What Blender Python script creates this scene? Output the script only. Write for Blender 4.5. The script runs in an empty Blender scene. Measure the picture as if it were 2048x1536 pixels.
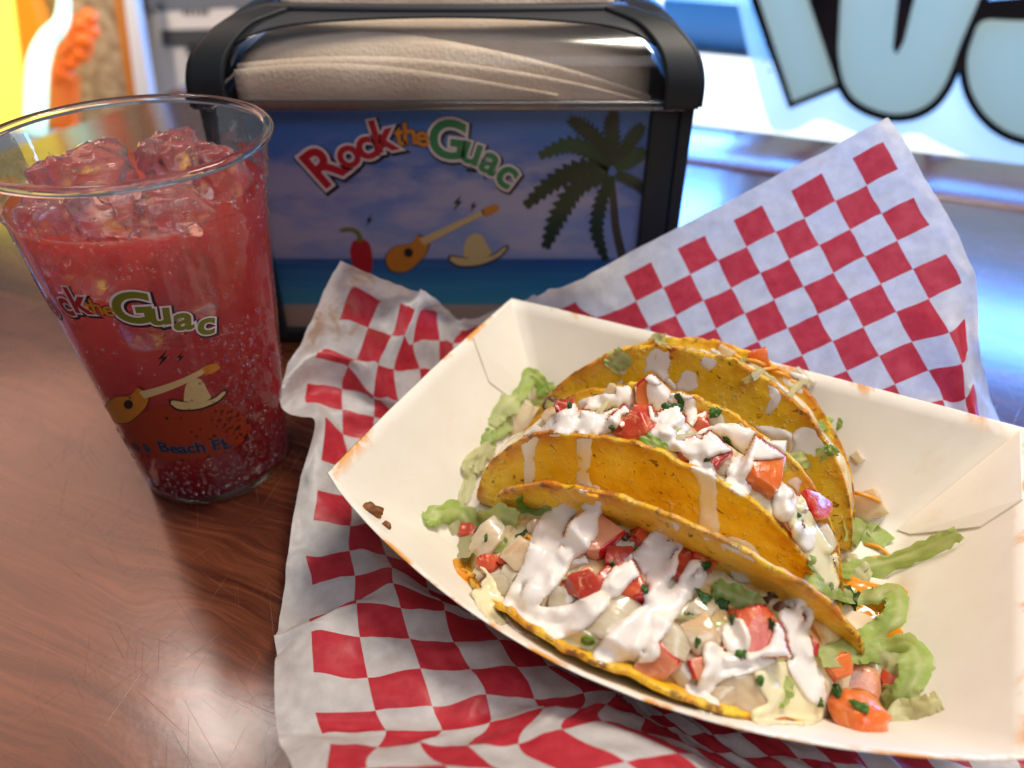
import bpy, bmesh, math, random
import numpy as np
from mathutils import Vector, Matrix, noise as mnoise
from mathutils.bvhtree import BVHTree
from mathutils.geometry import tessellate_polygon

# ---------------------------------------------------------------- camera, world, lights, exposure
S = 0.01                       # the code below is written in centimetres
F, TH, H = 1538.0, math.radians(36), 23.0
CT, ST = math.cos(TH), math.sin(TH)
sc = bpy.context.scene
COL = sc.collection
cam_data = bpy.data.cameras.new('camera')
cam = bpy.data.objects.new('camera', cam_data); COL.objects.link(cam)
cam.location = (0, 0, H*S); cam.rotation_euler = (math.radians(54), 0, 0)
cam_data.sensor_width = 36; cam_data.lens = F/2048*36
cam_data.clip_start = 0.01; cam_data.clip_end = 100
cam_data.dof.use_dof = True; cam_data.dof.focus_distance = 0.262; cam_data.dof.aperture_fstop = 6.8
sc.camera = cam
w = bpy.data.worlds.new('World'); sc.world = w; w.use_nodes = True
w.node_tree.nodes['Background'].inputs[0].default_value = (0.80, 0.86, 1.0, 1)
w.node_tree.nodes['Background'].inputs[1].default_value = 0.12
sc.view_settings.view_transform = 'Standard'; sc.view_settings.look = 'None'
sc.view_settings.exposure = 0.27; sc.view_settings.gamma = 1
sc.render.engine = 'CYCLES'
cy = sc.cycles
cy.use_denoising = True; cy.max_bounces = 14; cy.transmission_bounces = 10; cy.transparent_max_bounces = 24
cy.diffuse_bounces = 4; cy.volume_bounces = 4; cy.glossy_bounces = 5; cy.caustics_reflective = False; cy.caustics_refractive = False
cy.sample_clamp_indirect = 6.0

def area(name, loc, target, sx, sy, power, col):
    l = bpy.data.lights.new(name, 'AREA'); l.shape = 'RECTANGLE'; l.size = sx*S; l.size_y = sy*S
    l.energy = power; l.color = col
    o = bpy.data.objects.new(name, l); COL.objects.link(o)
    o.location = Vector(loc)*S
    o.rotation_euler = (Vector(target)-Vector(loc)).to_track_quat('-Z', 'Y').to_euler()
    return o
area('window_daylight', (62, 104, 19), (22, 10, 0), 190, 21, 26.0, (0.10, 0.34, 1.0))
area('room_light', (-198, 140, 155), (-198, 0, 155), 204, 210, 27.0, (1.0, 0.50, 0.34))
area('ceiling_lamp', (-109, 138, 190), (-12, 15, 0), 24, 28, 4.5, (1.0, 0.93, 0.85))
area('pendant_lamp', (34, 42, 95), (6, 18, 2), 32, 32, 7.8, (1.0, 0.89, 0.75))
kl = bpy.data.lights.new('cabinet_fill', 'SPOT'); kl.energy = 14; kl.spot_size = math.radians(70); kl.spot_blend = .6; kl.shadow_soft_size = 0.01; kl.color = (1.0, .88, .76)  # added spot that brightens the grey cabinet at the back left
ko = bpy.data.objects.new('cabinet_fill', kl); COL.objects.link(ko); ko.location = (-.50, .80, .52)
ko.rotation_euler = (Vector((-.48, 1.25, -.05))-Vector((-.50, .80, .52))).to_track_quat('-Z', 'Y').to_euler()
area('front_fill', (26, -34, 105), (8, 14, 0), 80, 50, 4.0, (0.95, 0.93, 1.0))  # added cool fill, unseen behind and above the camera
ol = bpy.data.lights.new('outdoor_daylight', 'SPOT'); ol.energy = 4600; ol.spot_size = math.radians(100); ol.spot_blend = 0.4; ol.shadow_soft_size = 0.15; ol.color = (0.92, 0.97, 1.0)
oo_ = bpy.data.objects.new('outdoor_daylight', ol); COL.objects.link(oo_); oo_.location = (1.2, 4.6, 4.2); oo_.rotation_euler = (math.radians(8), 0, 0)

# ---------------------------------------------------------------- helpers
rng = random.Random(7)
def V3(*a): return Vector(a)
def ray(u, v):
    x = (u-1024)/F; y = -(v-768)/F
    return Vector((x, CT+y*ST, -ST+y*CT))
EYE = Vector((0, 0, H))
def at_z(u, v, z):
    r = ray(u, v); return EYE + r*((z-H)/r.z)
def at_y(u, v, Y):
    r = ray(u, v); return EYE + r*(Y/r.y)
def world_loc(o):
    p = Vector((0, 0, 0))
    while o is not None:
        p += o.location; o = o.parent
    return p
def tag(o, label, cat, group=None):
    o['label'] = label; o['category'] = cat
    if group: o['group'] = group
    return o
def thing(name, loc, label, cat, group=None):
    o = bpy.data.objects.new(name, None); COL.objects.link(o); o.empty_display_size = 0.01
    o.location = Vector(loc)*S
    return tag(o, label, cat, group)
def make(name, verts, faces, mat, parent=None, smooth=True, uv=None, attr=None, kind=None):
    """verts are world centimetres; linked as one mesh object (child of parent or top-level)"""
    vs = [Vector(v) for v in verts]
    if parent is not None:
        org = world_loc(parent); loc = Vector((0, 0, 0))
    else:
        n = max(1, len(vs))
        org = Vector((sum(v.x for v in vs)/n, sum(v.y for v in vs)/n, min(v.z for v in vs)))*S; loc = org
    me = bpy.data.meshes.new(name)
    me.from_pydata([v*S-org for v in vs], [], faces)
    if smooth: me.polygons.foreach_set('use_smooth', [True]*len(me.polygons))
    if uv is not None:
        l = me.uv_layers.new(name='UVMap')
        for lp in me.loops: l.data[lp.index].uv = uv[lp.vertex_index]
    if attr is not None:
        for k, vals in attr.items():
            a = me.attributes.new(k, 'FLOAT', 'POINT'); a.data.foreach_set('value', vals)
    if isinstance(mat, (list, tuple)):
        for m in mat: me.materials.append(m)
    elif mat: me.materials.append(mat)
    me.update()
    o = bpy.data.objects.new(name, me); COL.objects.link(o)
    o.parent = parent; o.location = loc
    if kind: o['kind'] = kind
    return o
def bm_data(bm):
    bm.verts.index_update()
    vs = [v.co.copy() for v in bm.verts]; fs = [[v.index for v in f.verts] for f in bm.faces]
    bm.free(); return vs, fs
def merge(parts):
    vs, fs = [], []
    for a, b in parts:
        n = len(vs); vs += list(a); fs += [[i+n for i in f] for f in b]
    return vs, fs
def rbox(cx, cy, cz, sx, sy, sz, bev=0.1, rotz=0.0, seg=2):
    bm = bmesh.new(); bmesh.ops.create_cube(bm, size=1)
    for v in bm.verts: v.co = Vector((v.co.x*sx, v.co.y*sy, v.co.z*sz))
    if bev > 0: bmesh.ops.bevel(bm, geom=bm.edges[:], offset=bev, segments=seg, affect='EDGES', profile=0.6)
    M = Matrix.Translation((cx, cy, cz)) @ Matrix.Rotation(rotz, 4, 'Z')
    bmesh.ops.transform(bm, matrix=M, verts=bm.verts); return bm_data(bm)
def tube(pts, rad, n=10, cap=True):
    pts = [Vector(p) for p in pts]
    if not isinstance(rad, (list, tuple)): rad = [rad]*len(pts)
    vs, fs = [], []; ref = Vector((0, 0, 1))
    for i, p in enumerate(pts):
        t = (pts[min(i+1, len(pts)-1)]-pts[max(i-1, 0)]).normalized()
        a = t.cross(ref)
        if a.length < 1e-4: a = t.cross(Vector((1, 0, 0)))
        a.normalize(); b = t.cross(a)
        for k in range(n):
            g = 2*math.pi*k/n; vs.append(p+(a*math.cos(g)+b*math.sin(g))*rad[i])
    for i in range(len(pts)-1):
        for k in range(n):
            k2 = (k+1) % n; fs.append([i*n+k, i*n+k2, (i+1)*n+k2, (i+1)*n+k])
    if cap: fs += [list(range(n))[::-1], [(len(pts)-1)*n+k for k in range(n)]]
    return vs, fs
def lathe(cx, cy, prof, n=72, shift=(0, 0), htop=1):
    vs, fs = [], []
    for r, z in prof:
        for k in range(n):
            g = 2*math.pi*k/n
            vs.append(Vector((cx+r*math.cos(g)+shift[0]*z/htop, cy+r*math.sin(g)+shift[1]*z/htop, z)))
    for i in range(len(prof)-1):
        for k in range(n):
            k2 = (k+1) % n; fs.append([i*n+k, i*n+k2, (i+1)*n+k2, (i+1)*n+k])
    return vs, fs
def smoothpath(pts, per=6):
    P = [np.array(p, float) for p in pts]
    if len(P) == 2: return [P[0]+(P[1]-P[0])*t for t in np.linspace(0, 1, per+1)]
    out = []; P = [2*P[0]-P[1]]+P+[2*P[-1]-P[-2]]
    for i in range(1, len(P)-2):
        a, b, c, d = P[i-1:i+3]
        for k in range(per):
            t = k/per
            out.append(0.5*((2*b)+(-a+c)*t+(2*a-5*b+4*c-d)*t*t+(-a+3*b-3*c+d)*t**3))
    out.append(P[-2]); return out
def solid(vs, fs, th):
    """give an open sheet thickness th along its vertex normals (both sides + border)"""
    bm = bmesh.new(); bv = [bm.verts.new(v) for v in vs]
    for f in fs:
        try: bm.faces.new([bv[i] for i in f])
        except ValueError: pass
    bm.normal_update()
    bmesh.ops.solidify(bm, geom=bm.faces[:], thickness=th)
    return bm_data(bm)
def nz(p, s, seed=0.0): return mnoise.noise(Vector(p)*s+Vector((seed, seed*1.7, -seed)))

# ---------------------------------------------------------------- materials
def mat(name, col=(0.8, 0.8, 0.8), rough=0.5, **kw):
    m = bpy.data.materials.new(name); m.use_nodes = True
    b = m.node_tree.nodes['Principled BSDF']
    b.inputs['Base Color'].default_value = (*col, 1); b.inputs['Roughness'].default_value = rough
    names = dict(metal='Metallic', spec='Specular IOR Level', trans='Transmission Weight', ior='IOR', sss='Subsurface Weight',
                 coat='Coat Weight', coatr='Coat Roughness', emit='Emission Strength', alpha='Alpha')
    for k, v in kw.items():
        if k in names: b.inputs[names[k]].default_value = v
        elif k == 'sssr': b.inputs['Subsurface Radius'].default_value = v
        elif k == 'ssss': b.inputs['Subsurface Scale'].default_value = v
        elif k == 'ecol': b.inputs['Emission Color'].default_value = (*v, 1)
    return m
def nd(m, t, **kw):
    n = m.node_tree.nodes.new(t)
    for k, v in kw.items():
        if isinstance(k, str) and hasattr(n, k) and k not in n.inputs: setattr(n, k, v)
        else: n.inputs[k].default_value = v
    return n
def ln(m, a, b): m.node_tree.links.new(a, b)
def bsdf(m): return m.node_tree.nodes['Principled BSDF']
def coords(m, scale=(1, 1, 1), rotz=0.0, out='Object'):
    t = nd(m, 'ShaderNodeTexCoord'); mp = nd(m, 'ShaderNodeMapping')
    mp.inputs['Scale'].default_value = scale; mp.inputs['Rotation'].default_value = (0, 0, rotz)
    if rotz:                                    # turn first, then stretch
        m0 = nd(m, 'ShaderNodeMapping'); m0.inputs['Rotation'].default_value = (0, 0, rotz); mp.inputs['Rotation'].default_value = (0, 0, 0)
        ln(m, t.outputs[out], m0.inputs['Vector']); ln(m, m0.outputs['Vector'], mp.inputs['Vector'])
    else: ln(m, t.outputs[out], mp.inputs['Vector'])
    return mp.outputs['Vector']
def noise_tex(m, vec, scale, detail=4, rough=0.6, dist=0.0):
    n = nd(m, 'ShaderNodeTexNoise'); n.inputs['Scale'].default_value = scale; n.inputs['Detail'].default_value = detail
    n.inputs['Roughness'].default_value = rough; n.inputs['Distortion'].default_value = dist
    ln(m, vec, n.inputs['Vector']); return n.outputs['Fac']
def ramp(m, fac, stops):
    r = nd(m, 'ShaderNodeValToRGB'); e = r.color_ramp.elements
    while len(e) < len(stops): e.new(0.5)
    for i, (p, c) in enumerate(stops):
        e[i].position = p; e[i].color = (*c, 1) if len(c) == 3 else c
    ln(m, fac, r.inputs['Fac']); return r.outputs['Color']
def mixc(m, fac, a, b, mode='MIX'):
    n = nd(m, 'ShaderNodeMix'); n.data_type = 'RGBA'; n.blend_type = mode
    for val, sock in ((fac, n.inputs[0]), (a, n.inputs[6]), (b, n.inputs[7])):
        if isinstance(val, (int, float)): sock.default_value = val
        elif isinstance(val, tuple): sock.default_value = (*val, 1)
        else: ln(m, val, sock)
    return n.outputs[2]
def math_n(m, op, a, b=None, c=None):
    n = nd(m, 'ShaderNodeMath'); n.operation = op
    for i, v in enumerate((a, b, c)):
        if v is None: continue
        if isinstance(v, (int, float)): n.inputs[i].default_value = v
        else: ln(m, v, n.inputs[i])
    return n.outputs[0]
def bump(m, h, strength=0.3, dist=0.001):
    n = nd(m, 'ShaderNodeBump'); n.inputs['Strength'].default_value = strength; n.inputs['Distance'].default_value = dist
    ln(m, h, n.inputs['Height']); ln(m, n.outputs['Normal'], bsdf(m).inputs['Normal']); return n.outputs['Normal']
def noisy(name, c1, c2, scale, rough=0.5, bstr=0.2, bscale=None, bdist=0.0006, lo=0.35, hi=0.65, **kw):
    m = mat(name, c1, rough, **kw); v = coords(m)
    ln(m, ramp(m, noise_tex(m, v, scale), [(lo, c1), (hi, c2)]), bsdf(m).inputs['Base Color'])
    if bstr: bump(m, noise_tex(m, v, bscale or scale*3, 5), bstr, bdist)
    return m

# wood (grain runs along the window wall)
YAW = math.atan2(-0.39, 0.92)
def wood_mat(name, dark, mid, light):
    m = mat(name, mid, 0.2, spec=0.5, coat=0.7, coatr=0.16); v = coords(m, (0.9, 17, 1), -YAW)
    warp = noise_tex(m, coords(m, (1.0, 2.5, 1), -YAW), 5, 3, 0.5, 0.6)
    vm = nd(m, 'ShaderNodeVectorMath'); vm.operation = 'ADD'
    cmb = nd(m, 'ShaderNodeCombineXYZ'); ln(m, math_n(m, 'MULTIPLY', warp, 1.1), cmb.inputs['Y'])
    ln(m, v, vm.inputs[0]); ln(m, cmb.outputs[0], vm.inputs[1])
    g1 = noise_tex(m, vm.outputs[0], 3.4, 6, 0.62, 0.3); g2 = noise_tex(m, vm.outputs[0], 24, 3, 0.6)
    c = ramp(m, g1, [(0.30, dark), (0.43, mid), (0.55, light), (0.66, mid)])
    c = mixc(m, math_n(m, 'MULTIPLY', ramp(m, g2, [(0.42, (1, 1, 1)), (0.6, (0, 0, 0))]), 0.5), c, dark)
    # scratches: long thin streaks in several directions
    tot = None
    for ang, sx, sy, sd in ((0.62, 14, 1500, 0), (0.85, 18, 1700, 3), (1.25, 16, 1500, 5), (-0.9, 20, 1600, 8), (0.38, 15, 1500, 12), (-1.35, 20, 1600, 17)):
        vv = coords(m, (sx, sy, 1), ang)
        nn = nd(m, 'ShaderNodeTexNoise'); nn.noise_dimensions = '4D'; nn.inputs['W'].default_value = sd
        nn.inputs['Scale'].default_value = 1.0; nn.inputs['Detail'].default_value = 1; ln(m, vv, nn.inputs['Vector'])
        s = ramp(m, nn.outputs['Fac'], [(0.69, (0, 0, 0)), (0.75, (1, 1, 1))])
        tot = s if tot is None else math_n(m, 'MAXIMUM', tot, s)
    dens = ramp(m, noise_tex(m, coords(m), 7, 2), [(0.38, (0.15,)*3), (0.6, (1,)*3)])
    tot = math_n(m, 'MULTIPLY', tot, dens)
    ln(m, mixc(m, math_n(m, 'MULTIPLY', tot, 0.5), c, (0.36, 0.19, 0.12)), bsdf(m).inputs['Base Color'])
    rr = math_n(m, 'ADD', math_n(m, 'MULTIPLY', noise_tex(m, coords(m), 30, 4), 0.14), 0.17)
    ln(m, math_n(m, 'ADD', rr, math_n(m, 'MULTIPLY', tot, 0.2)), bsdf(m).inputs['Roughness'])
    h = math_n(m, 'SUBTRACT', math_n(m, 'MULTIPLY', noise_tex(m, coords(m), 90, 3), 0.2), math_n(m, 'MULTIPLY', tot, 0.14))
    bump(m, h, 0.6, 0.0012)
    return m
M_wood = wood_mat('varnished_wood', (0.022, 0.0055, 0.0035), (0.082, 0.020, 0.009), (0.15, 0.043, 0.018))
M_ledge = wood_mat('ledge_wood', (0.05, 0.018, 0.014), (0.12, 0.045, 0.03), (0.2, 0.085, 0.055))

def noise_off(m, vec):
    n = nd(m, 'ShaderNodeTexNoise'); n.inputs['Scale'].default_value = 25; ln(m, vec, n.inputs['Vector'])
    a = nd(m, 'ShaderNodeVectorMath'); a.operation = 'MULTIPLY_ADD'; ln(m, n.outputs['Color'], a.inputs[0]); a.inputs[1].default_value = (.03, .03, .03); ln(m, vec, a.inputs[2]); return a.outputs[0]
def checker_mat():
    m = mat('checked_paper', (0.8, 0.8, 0.8), 0.42, spec=0.4)
    uv = nd(m, 'ShaderNodeUVMap'); sp = nd(m, 'ShaderNodeSeparateXYZ'); ln(m, uv.outputs[0], sp.inputs[0])
    a, b = sp.outputs[0], sp.outputs[1]
    par = math_n(m, 'MODULO', math_n(m, 'ADD', math_n(m, 'FLOOR', a), math_n(m, 'FLOOR', b)), 2.0)
    red = math_n(m, 'LESS_THAN', par, 0.5)
    for c_, lo, hi in ((a, 1, 22), (b, 1, 30)):
        red = math_n(m, 'MULTIPLY', red, math_n(m, 'MULTIPLY', math_n(m, 'GREATER_THAN', c_, lo), math_n(m, 'LESS_THAN', c_, hi)))
    vec = coords(m)
    fib = noise_tex(m, vec, 420, 4, 0.7)
    white = ramp(m, noise_tex(m, vec, 160, 4), [(0.3, (0.60, 0.58, 0.56)), (0.7, (0.76, 0.75, 0.74))])
    redc = ramp(m, noise_tex(m, vec, 200, 4), [(0.3, (0.54, 0.025, 0.045)), (0.7, (0.66, 0.055, 0.075))])
    base = mixc(m, red, white, redc)
    # grease stains near the left back corner
    d = nd(m, 'ShaderNodeVectorMath'); d.operation = 'DISTANCE'; ln(m, uv.outputs[0], d.inputs[0]); d.inputs[1].default_value = (0.8, 1.2, 0)
    near = math_n(m, 'LESS_THAN', d.outputs['Value'], 2.6)
    near2 = nd(m, 'ShaderNodeMapRange'); near2.inputs[1].default_value = 3.0; near2.inputs[2].default_value = 0.6; ln(m, d.outputs['Value'], near2.inputs[0])
    st = ramp(m, noise_tex(m, vec, 75, 5, 0.65, 0.5), [(0.50, (0, 0, 0)), (0.66, (1, 1, 1))])
    base = mixc(m, math_n(m, 'MULTIPLY', math_n(m, 'MULTIPLY', st, near2.outputs[0]), 0.8), base, (0.42, 0.20, 0.05))
    b_ = bsdf(m); ln(m, base, b_.inputs['Base Color'])
    vo = nd(m, 'ShaderNodeTexVoronoi'); vo.inputs['Scale'].default_value = 42; ln(m, noise_off(m, vec), vo.inputs['Vector'])
    nrm = bump(m, math_n(m, 'ADD', math_n(m, 'MULTIPLY', fib, 0.25), math_n(m, 'MULTIPLY', vo.outputs['Distance'], 1.2)), 0.28, 0.0016)
    tr = nd(m, 'ShaderNodeBsdfTranslucent'); ln(m, base, tr.inputs['Color'])
    mx = nd(m, 'ShaderNodeMixShader'); mx.inputs[0].default_value = 0.34
    out = m.node_tree.nodes['Material Output']
    ln(m, b_.outputs[0], mx.inputs[1]); ln(m, tr.outputs[0], mx.inputs[2]); ln(m, mx.outputs[0], out.inputs['Surface'])
    return m
M_paper = checker_mat()
def tray_mat():
    m = mat('paperboard', (0.78, 0.72, 0.60), 0.5, spec=0.35, coat=0.12, coatr=0.35); v = coords(m)
    c = ramp(m, noise_tex(m, v, 60, 5), [(0.3, (0.80, 0.75, 0.65)), (0.7, (0.84, 0.80, 0.71))])
    at = nd(m, 'ShaderNodeAttribute'); at.attribute_name = 'rim'
    st = ramp(m, noise_tex(m, v, 45, 4, 0.6, 0.4), [(0.52, (0, 0, 0)), (0.60, (1, 1, 1))])
    c = mixc(m, math_n(m, 'MULTIPLY', at.outputs['Fac'], st), c, (0.70, 0.30, 0.04))
    gs = ramp(m, noise_tex(m, coords(m, (1, 1, 1)), 34, 5, .7, .6), [(.60, (0, 0, 0)), (.74, (.35, .35, .35))]); c = mixc(m, gs, c, (.70, .58, .38))
    at2 = nd(m, 'ShaderNodeAttribute'); at2.attribute_name = 'oil'
    o_ = math_n(m, 'MULTIPLY', at2.outputs['Fac'], 1.0)
    c = mixc(m, o_, c, (0.62, 0.36, 0.10))
    ln(m, c, bsdf(m).inputs['Base Color']); bump(m, noise_tex(m, v, 500, 3), 0.1, 0.0003)
    return m
M_tray = tray_mat()
def shell_mat(name='corn_shell'):
    m = mat(name, (0.6, 0.3, 0.02), 0.42, spec=0.4, sss=0.15, sssr=(1, 0.4, 0.05), ssss=0.003); v = coords(m)
    c = ramp(m, noise_tex(m, v, 55, 5, 0.6), [(0.28, (0.60, 0.29, 0.006)), (0.45, (0.82, 0.50, 0.014)), (0.62, (0.88, 0.62, 0.06)), (0.8, (0.76, 0.42, 0.014))])
    # pale blisters and brown specks
    bl = ramp(m, noise_tex(m, v, 340, 2, 0.5), [(0.60, (0, 0, 0)), (0.70, (1, 1, 1))])
    c = mixc(m, math_n(m, 'MULTIPLY', bl, 0.5), c, (0.86, 0.64, 0.22))
    vv = coords(m, (1, 1, 1), 0.5)
    sp = ramp(m, noise_tex(m, vv, 240, 2, 0.5, 1.5), [(0.665, (0, 0, 0)), (0.71, (1, 1, 1))])
    c = mixc(m, math_n(m, 'MULTIPLY', sp, 0.9), c, (0.15, 0.055, 0.012))
    at = nd(m, 'ShaderNodeAttribute'); at.attribute_name = 'rim'
    orange = math_n(m, 'MULTIPLY', at.outputs['Fac'], ramp(m, noise_tex(m, v, 70, 4), [(0.42, (0, 0, 0)), (0.62, (1, 1, 1))]))
    c = mixc(m, math_n(m, 'MULTIPLY', orange, 0.85), c, (0.55, 0.13, 0.006))
    ch = math_n(m, 'MULTIPLY', math_n(m, 'POWER', at.outputs['Fac'], 7.0), ramp(m, noise_tex(m, v, 260, 3), [(0.50, (0, 0, 0)), (0.62, (1, 1, 1))]))
    c = mixc(m, math_n(m, 'MULTIPLY', ch, 0.8), c, (0.13, 0.04, 0.01))
    ln(m, c, bsdf(m).inputs['Base Color'])
    ln(m, math_n(m, 'ADD', math_n(m, 'MULTIPLY', noise_tex(m, v, 40, 3), 0.5), 0.15), bsdf(m).inputs['Roughness'])
    h = math_n(m, 'ADD', noise_tex(m, v, 260, 4), math_n(m, 'MULTIPLY', bl, 0.8)); bump(m, h, 0.5, 0.0014)
    return m
M_shell = shell_mat()
M_cream = mat('sour_cream', (0.86, 0.82, 0.76), 0.16, spec=0.5, sss=0.35, sssr=(1, 0.9, 0.75), ssss=0.004)
_a = nd(M_cream, 'ShaderNodeAttribute'); _a.attribute_name = 'thin'
ln(M_cream, mixc(M_cream, math_n(M_cream, 'MULTIPLY', math_n(M_cream, 'ADD', _a.outputs['Fac'], .25), ramp(M_cream, noise_tex(M_cream, coords(M_cream), 70, 4), [(.4, (.1, .1, .1)), (.7, (.75, .75, .75))])), (0.88, 0.84, 0.78), (0.84, 0.66, 0.46)), bsdf(M_cream).inputs['Base Color'])
bump(M_cream, noise_tex(M_cream, coords(M_cream), 120, 3), 0.08, 0.001)
M_tomato = noisy('tomato_flesh', (0.50, 0.035, 0.014), (0.68, 0.13, 0.045), 60, 0.16, 0.5, 240, bdist=0.0012, sss=0.35, sssr=(1, 0.25, 0.1), ssss=0.004, coat=0.5, coatr=0.05)
M_tomato_o = noisy('tomato_flesh_orange', (0.70, 0.12, 0.012), (0.78, 0.26, 0.06), 60, 0.16, 0.5, 240, bdist=0.0012, sss=0.35, sssr=(1, 0.3, 0.1), ssss=0.004, coat=0.5, coatr=0.05)
M_tomato_p = noisy('tomato_flesh_pink', (0.62, 0.20, 0.09), (0.74, 0.34, 0.20), 60, 0.18, 0.5, 240, bdist=0.0012, sss=0.3, sssr=(1, 0.4, 0.2), ssss=0.004, coat=0.5, coatr=0.05)
M_tomato_d = noisy('tomato_flesh_dark', (0.28, 0.015, 0.012), (0.48, 0.05, 0.025), 80, 0.14, 0.5, 240, bdist=0.0012, sss=0.2, sssr=(1, 0.2, 0.1), ssss=0.003, coat=0.5, coatr=0.05)
for _m in (M_tomato, M_tomato_o, M_tomato_p, M_tomato_d):
    _l = bsdf(_m).inputs['Base Color'].links[0].from_socket
    _s = ramp(_m, noise_tex(_m, coords(_m, (1, 1, 2.2)), 150, 4, .6, 1.2), [(.56, (0, 0, 0)), (.68, (.7, .7, .7))])
    ln(_m, mixc(_m, _s, _l, (.80, .42, .20)), bsdf(_m).inputs['Base Color'])
def onion_mat(name, c1, c2):
    m = mat(name, c1, 0.12, sss=0.5, sssr=(1, 0.8, 0.5), ssss=0.01, coat=0.6, coatr=0.05, trans=0.2); v = coords(m, (1, 5, 1), 0.4)
    ln(m, ramp(m, noise_tex(m, v, 90, 3), [(0.3, c1), (0.7, c2)]), bsdf(m).inputs['Base Color'])
    bump(m, noise_tex(m, v, 160, 3), 0.25, 0.0006); return m
M_onion = onion_mat('onion_flesh', (0.76, 0.58, 0.35), (0.88, 0.77, 0.57))
M_onion_p = onion_mat('onion_flesh_stained', (0.80, 0.50, 0.27), (0.88, 0.70, 0.46))
def leaf_mat(name, c1, c2, c3, tl=0.58, scale=60):
    m = mat(name, c2, 0.38, spec=0.4, coat=0.1, coatr=0.15); v = coords(m)
    c = ramp(m, noise_tex(m, v, scale, 4, 0.6), [(0.3, c1), (0.5, c2), (0.7, c3)])
    at = nd(m, 'ShaderNodeAttribute'); at.attribute_name = 'pale'
    c = mixc(m, at.outputs['Fac'], c, (0.82, 0.82, 0.52))
    b_ = bsdf(m); ln(m, c, b_.inputs['Base Color']); bump(m, noise_tex(m, coords(m, (1, 3, 1)), 220, 4), 0.35, 0.0007)
    tr = nd(m, 'ShaderNodeBsdfTranslucent'); ln(m, c, tr.inputs['Color'])
    mx = nd(m, 'ShaderNodeMixShader'); mx.inputs[0].default_value = tl
    ln(m, b_.outputs[0], mx.inputs[1]); ln(m, tr.outputs[0], mx.inputs[2]); ln(m, mx.outputs[0], m.node_tree.nodes['Material Output'].inputs['Surface'])
    return m
M_lettuce = leaf_mat('lettuce', (0.40, 0.56, 0.09), (0.58, 0.70, 0.22), (0.76, 0.80, 0.44))
M_lettuce_g = leaf_mat('lettuce_green', (0.20, 0.40, 0.03), (0.36, 0.56, 0.07), (0.54, 0.66, 0.18))
M_lettuce_w = leaf_mat('lettuce_pale', (0.64, 0.62, 0.38), (0.72, 0.68, 0.46), (0.78, 0.74, 0.56))
M_cilantro = leaf_mat('cilantro', (0.015, 0.055, 0.008), (0.03, 0.11, 0.012), (0.08, 0.2, 0.03), 0.2, 120)
M_cil2 = leaf_mat('cilantro_light', (0.04, 0.12, 0.015), (0.09, 0.22, 0.03), (0.18, 0.34, 0.07), 0.3, 120)
M_cheese = noisy('shredded_cheese', (0.78, 0.30, 0.015), (0.85, 0.42, 0.05), 100, 0.3, 0.15, sss=0.2, sssr=(1, 0.4, 0.1), ssss=0.003)
M_meat = noisy('seasoned_meat', (0.06, 0.02, 0.01), (0.16, 0.06, 0.025), 150, 0.35, 0.5, 300)
def mound_mat():
    m = mat('queso_filling', (0.75, 0.66, 0.42), 0.2, sss=0.3, sssr=(1, 0.8, 0.4), ssss=0.004, coat=0.3, coatr=0.08); v = coords(m)
    c = ramp(m, noise_tex(m, v, 110, 4, 0.6, 0.6), [(0.28, (0.40, 0.13, 0.03)), (0.40, (0.66, 0.42, 0.16)), (0.5, (0.74, 0.62, 0.36)), (0.62, (0.80, 0.74, 0.52))])
    ln(m, c, bsdf(m).inputs['Base Color']); bump(m, noise_tex(m, v, 170, 4), 0.4, 0.0015); return m
M_mound = mound_mat()
M_queso = mat('queso_sauce', (0.80, 0.72, 0.44), 0.14, sss=0.3, sssr=(1, 0.85, 0.5), ssss=0.004, coat=0.3)
M_oil = mat('orange_sauce', (0.72, 0.26, 0.012), 0.12, spec=0.6, coat=0.5, coatr=0.04)
M_crumb = noisy('crumb', (0.10, 0.03, 0.006), (0.30, 0.10, 0.02), 300, 0.5, 0.5, 500)
M_black = mat('black_plastic', (0.012, 0.015, 0.018), 0.5, spec=0.35)
bump(M_black, noise_tex(M_black, coords(M_black), 900, 2), 0.25, 0.0003)
M_grey = mat('grey_plastic', (0.028, 0.031, 0.037), 0.52, spec=0.4)
bump(M_grey, noise_tex(M_grey, coords(M_grey), 900, 2), 0.25, 0.0003)
def clear_mat(name, tint=(0.97, 0.97, 0.97), rough=0.03, base=0.03, gain=1.0, ior=1.5, bstr=0.0, bscale=120):
    """clear thin plastic: looks through, with a Fresnel reflection"""
    m = bpy.data.materials.new(name); m.use_nodes = True; nt = m.node_tree
    nt.nodes.remove(nt.nodes['Principled BSDF'])
    tr = nd(m, 'ShaderNodeBsdfTransparent'); tr.inputs[0].default_value = (*tint, 1)
    gl = nd(m, 'ShaderNodeBsdfGlossy'); gl.inputs['Roughness'].default_value = rough
    fr = nd(m, 'ShaderNodeFresnel'); fr.inputs[0].default_value = ior
    fac = math_n(m, 'MINIMUM', math_n(m, 'ADD', math_n(m, 'MULTIPLY', fr.outputs[0], gain), base), 0.9)
    if bstr:
        bn = nd(m, 'ShaderNodeBump'); bn.inputs['Strength'].default_value = bstr; bn.inputs['Distance'].default_value = 0.001
        ln(m, noise_tex(m, coords(m), bscale, 3), bn.inputs['Height'])
        ln(m, bn.outputs[0], gl.inputs['Normal']); ln(m, bn.outputs[0], fr.inputs['Normal'])
    mx = nd(m, 'ShaderNodeMixShader'); ln(m, fac, mx.inputs[0]); ln(m, tr.outputs[0], mx.inputs[1]); ln(m, gl.outputs[0], mx.inputs[2])
    ln(m, mx.outputs[0], nt.nodes['Material Output'].inputs['Surface']); return m
M_pet = clear_mat('clear_cup_plastic', rough=0.03, base=0.008, gain=0.75, bstr=0.12)
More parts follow.
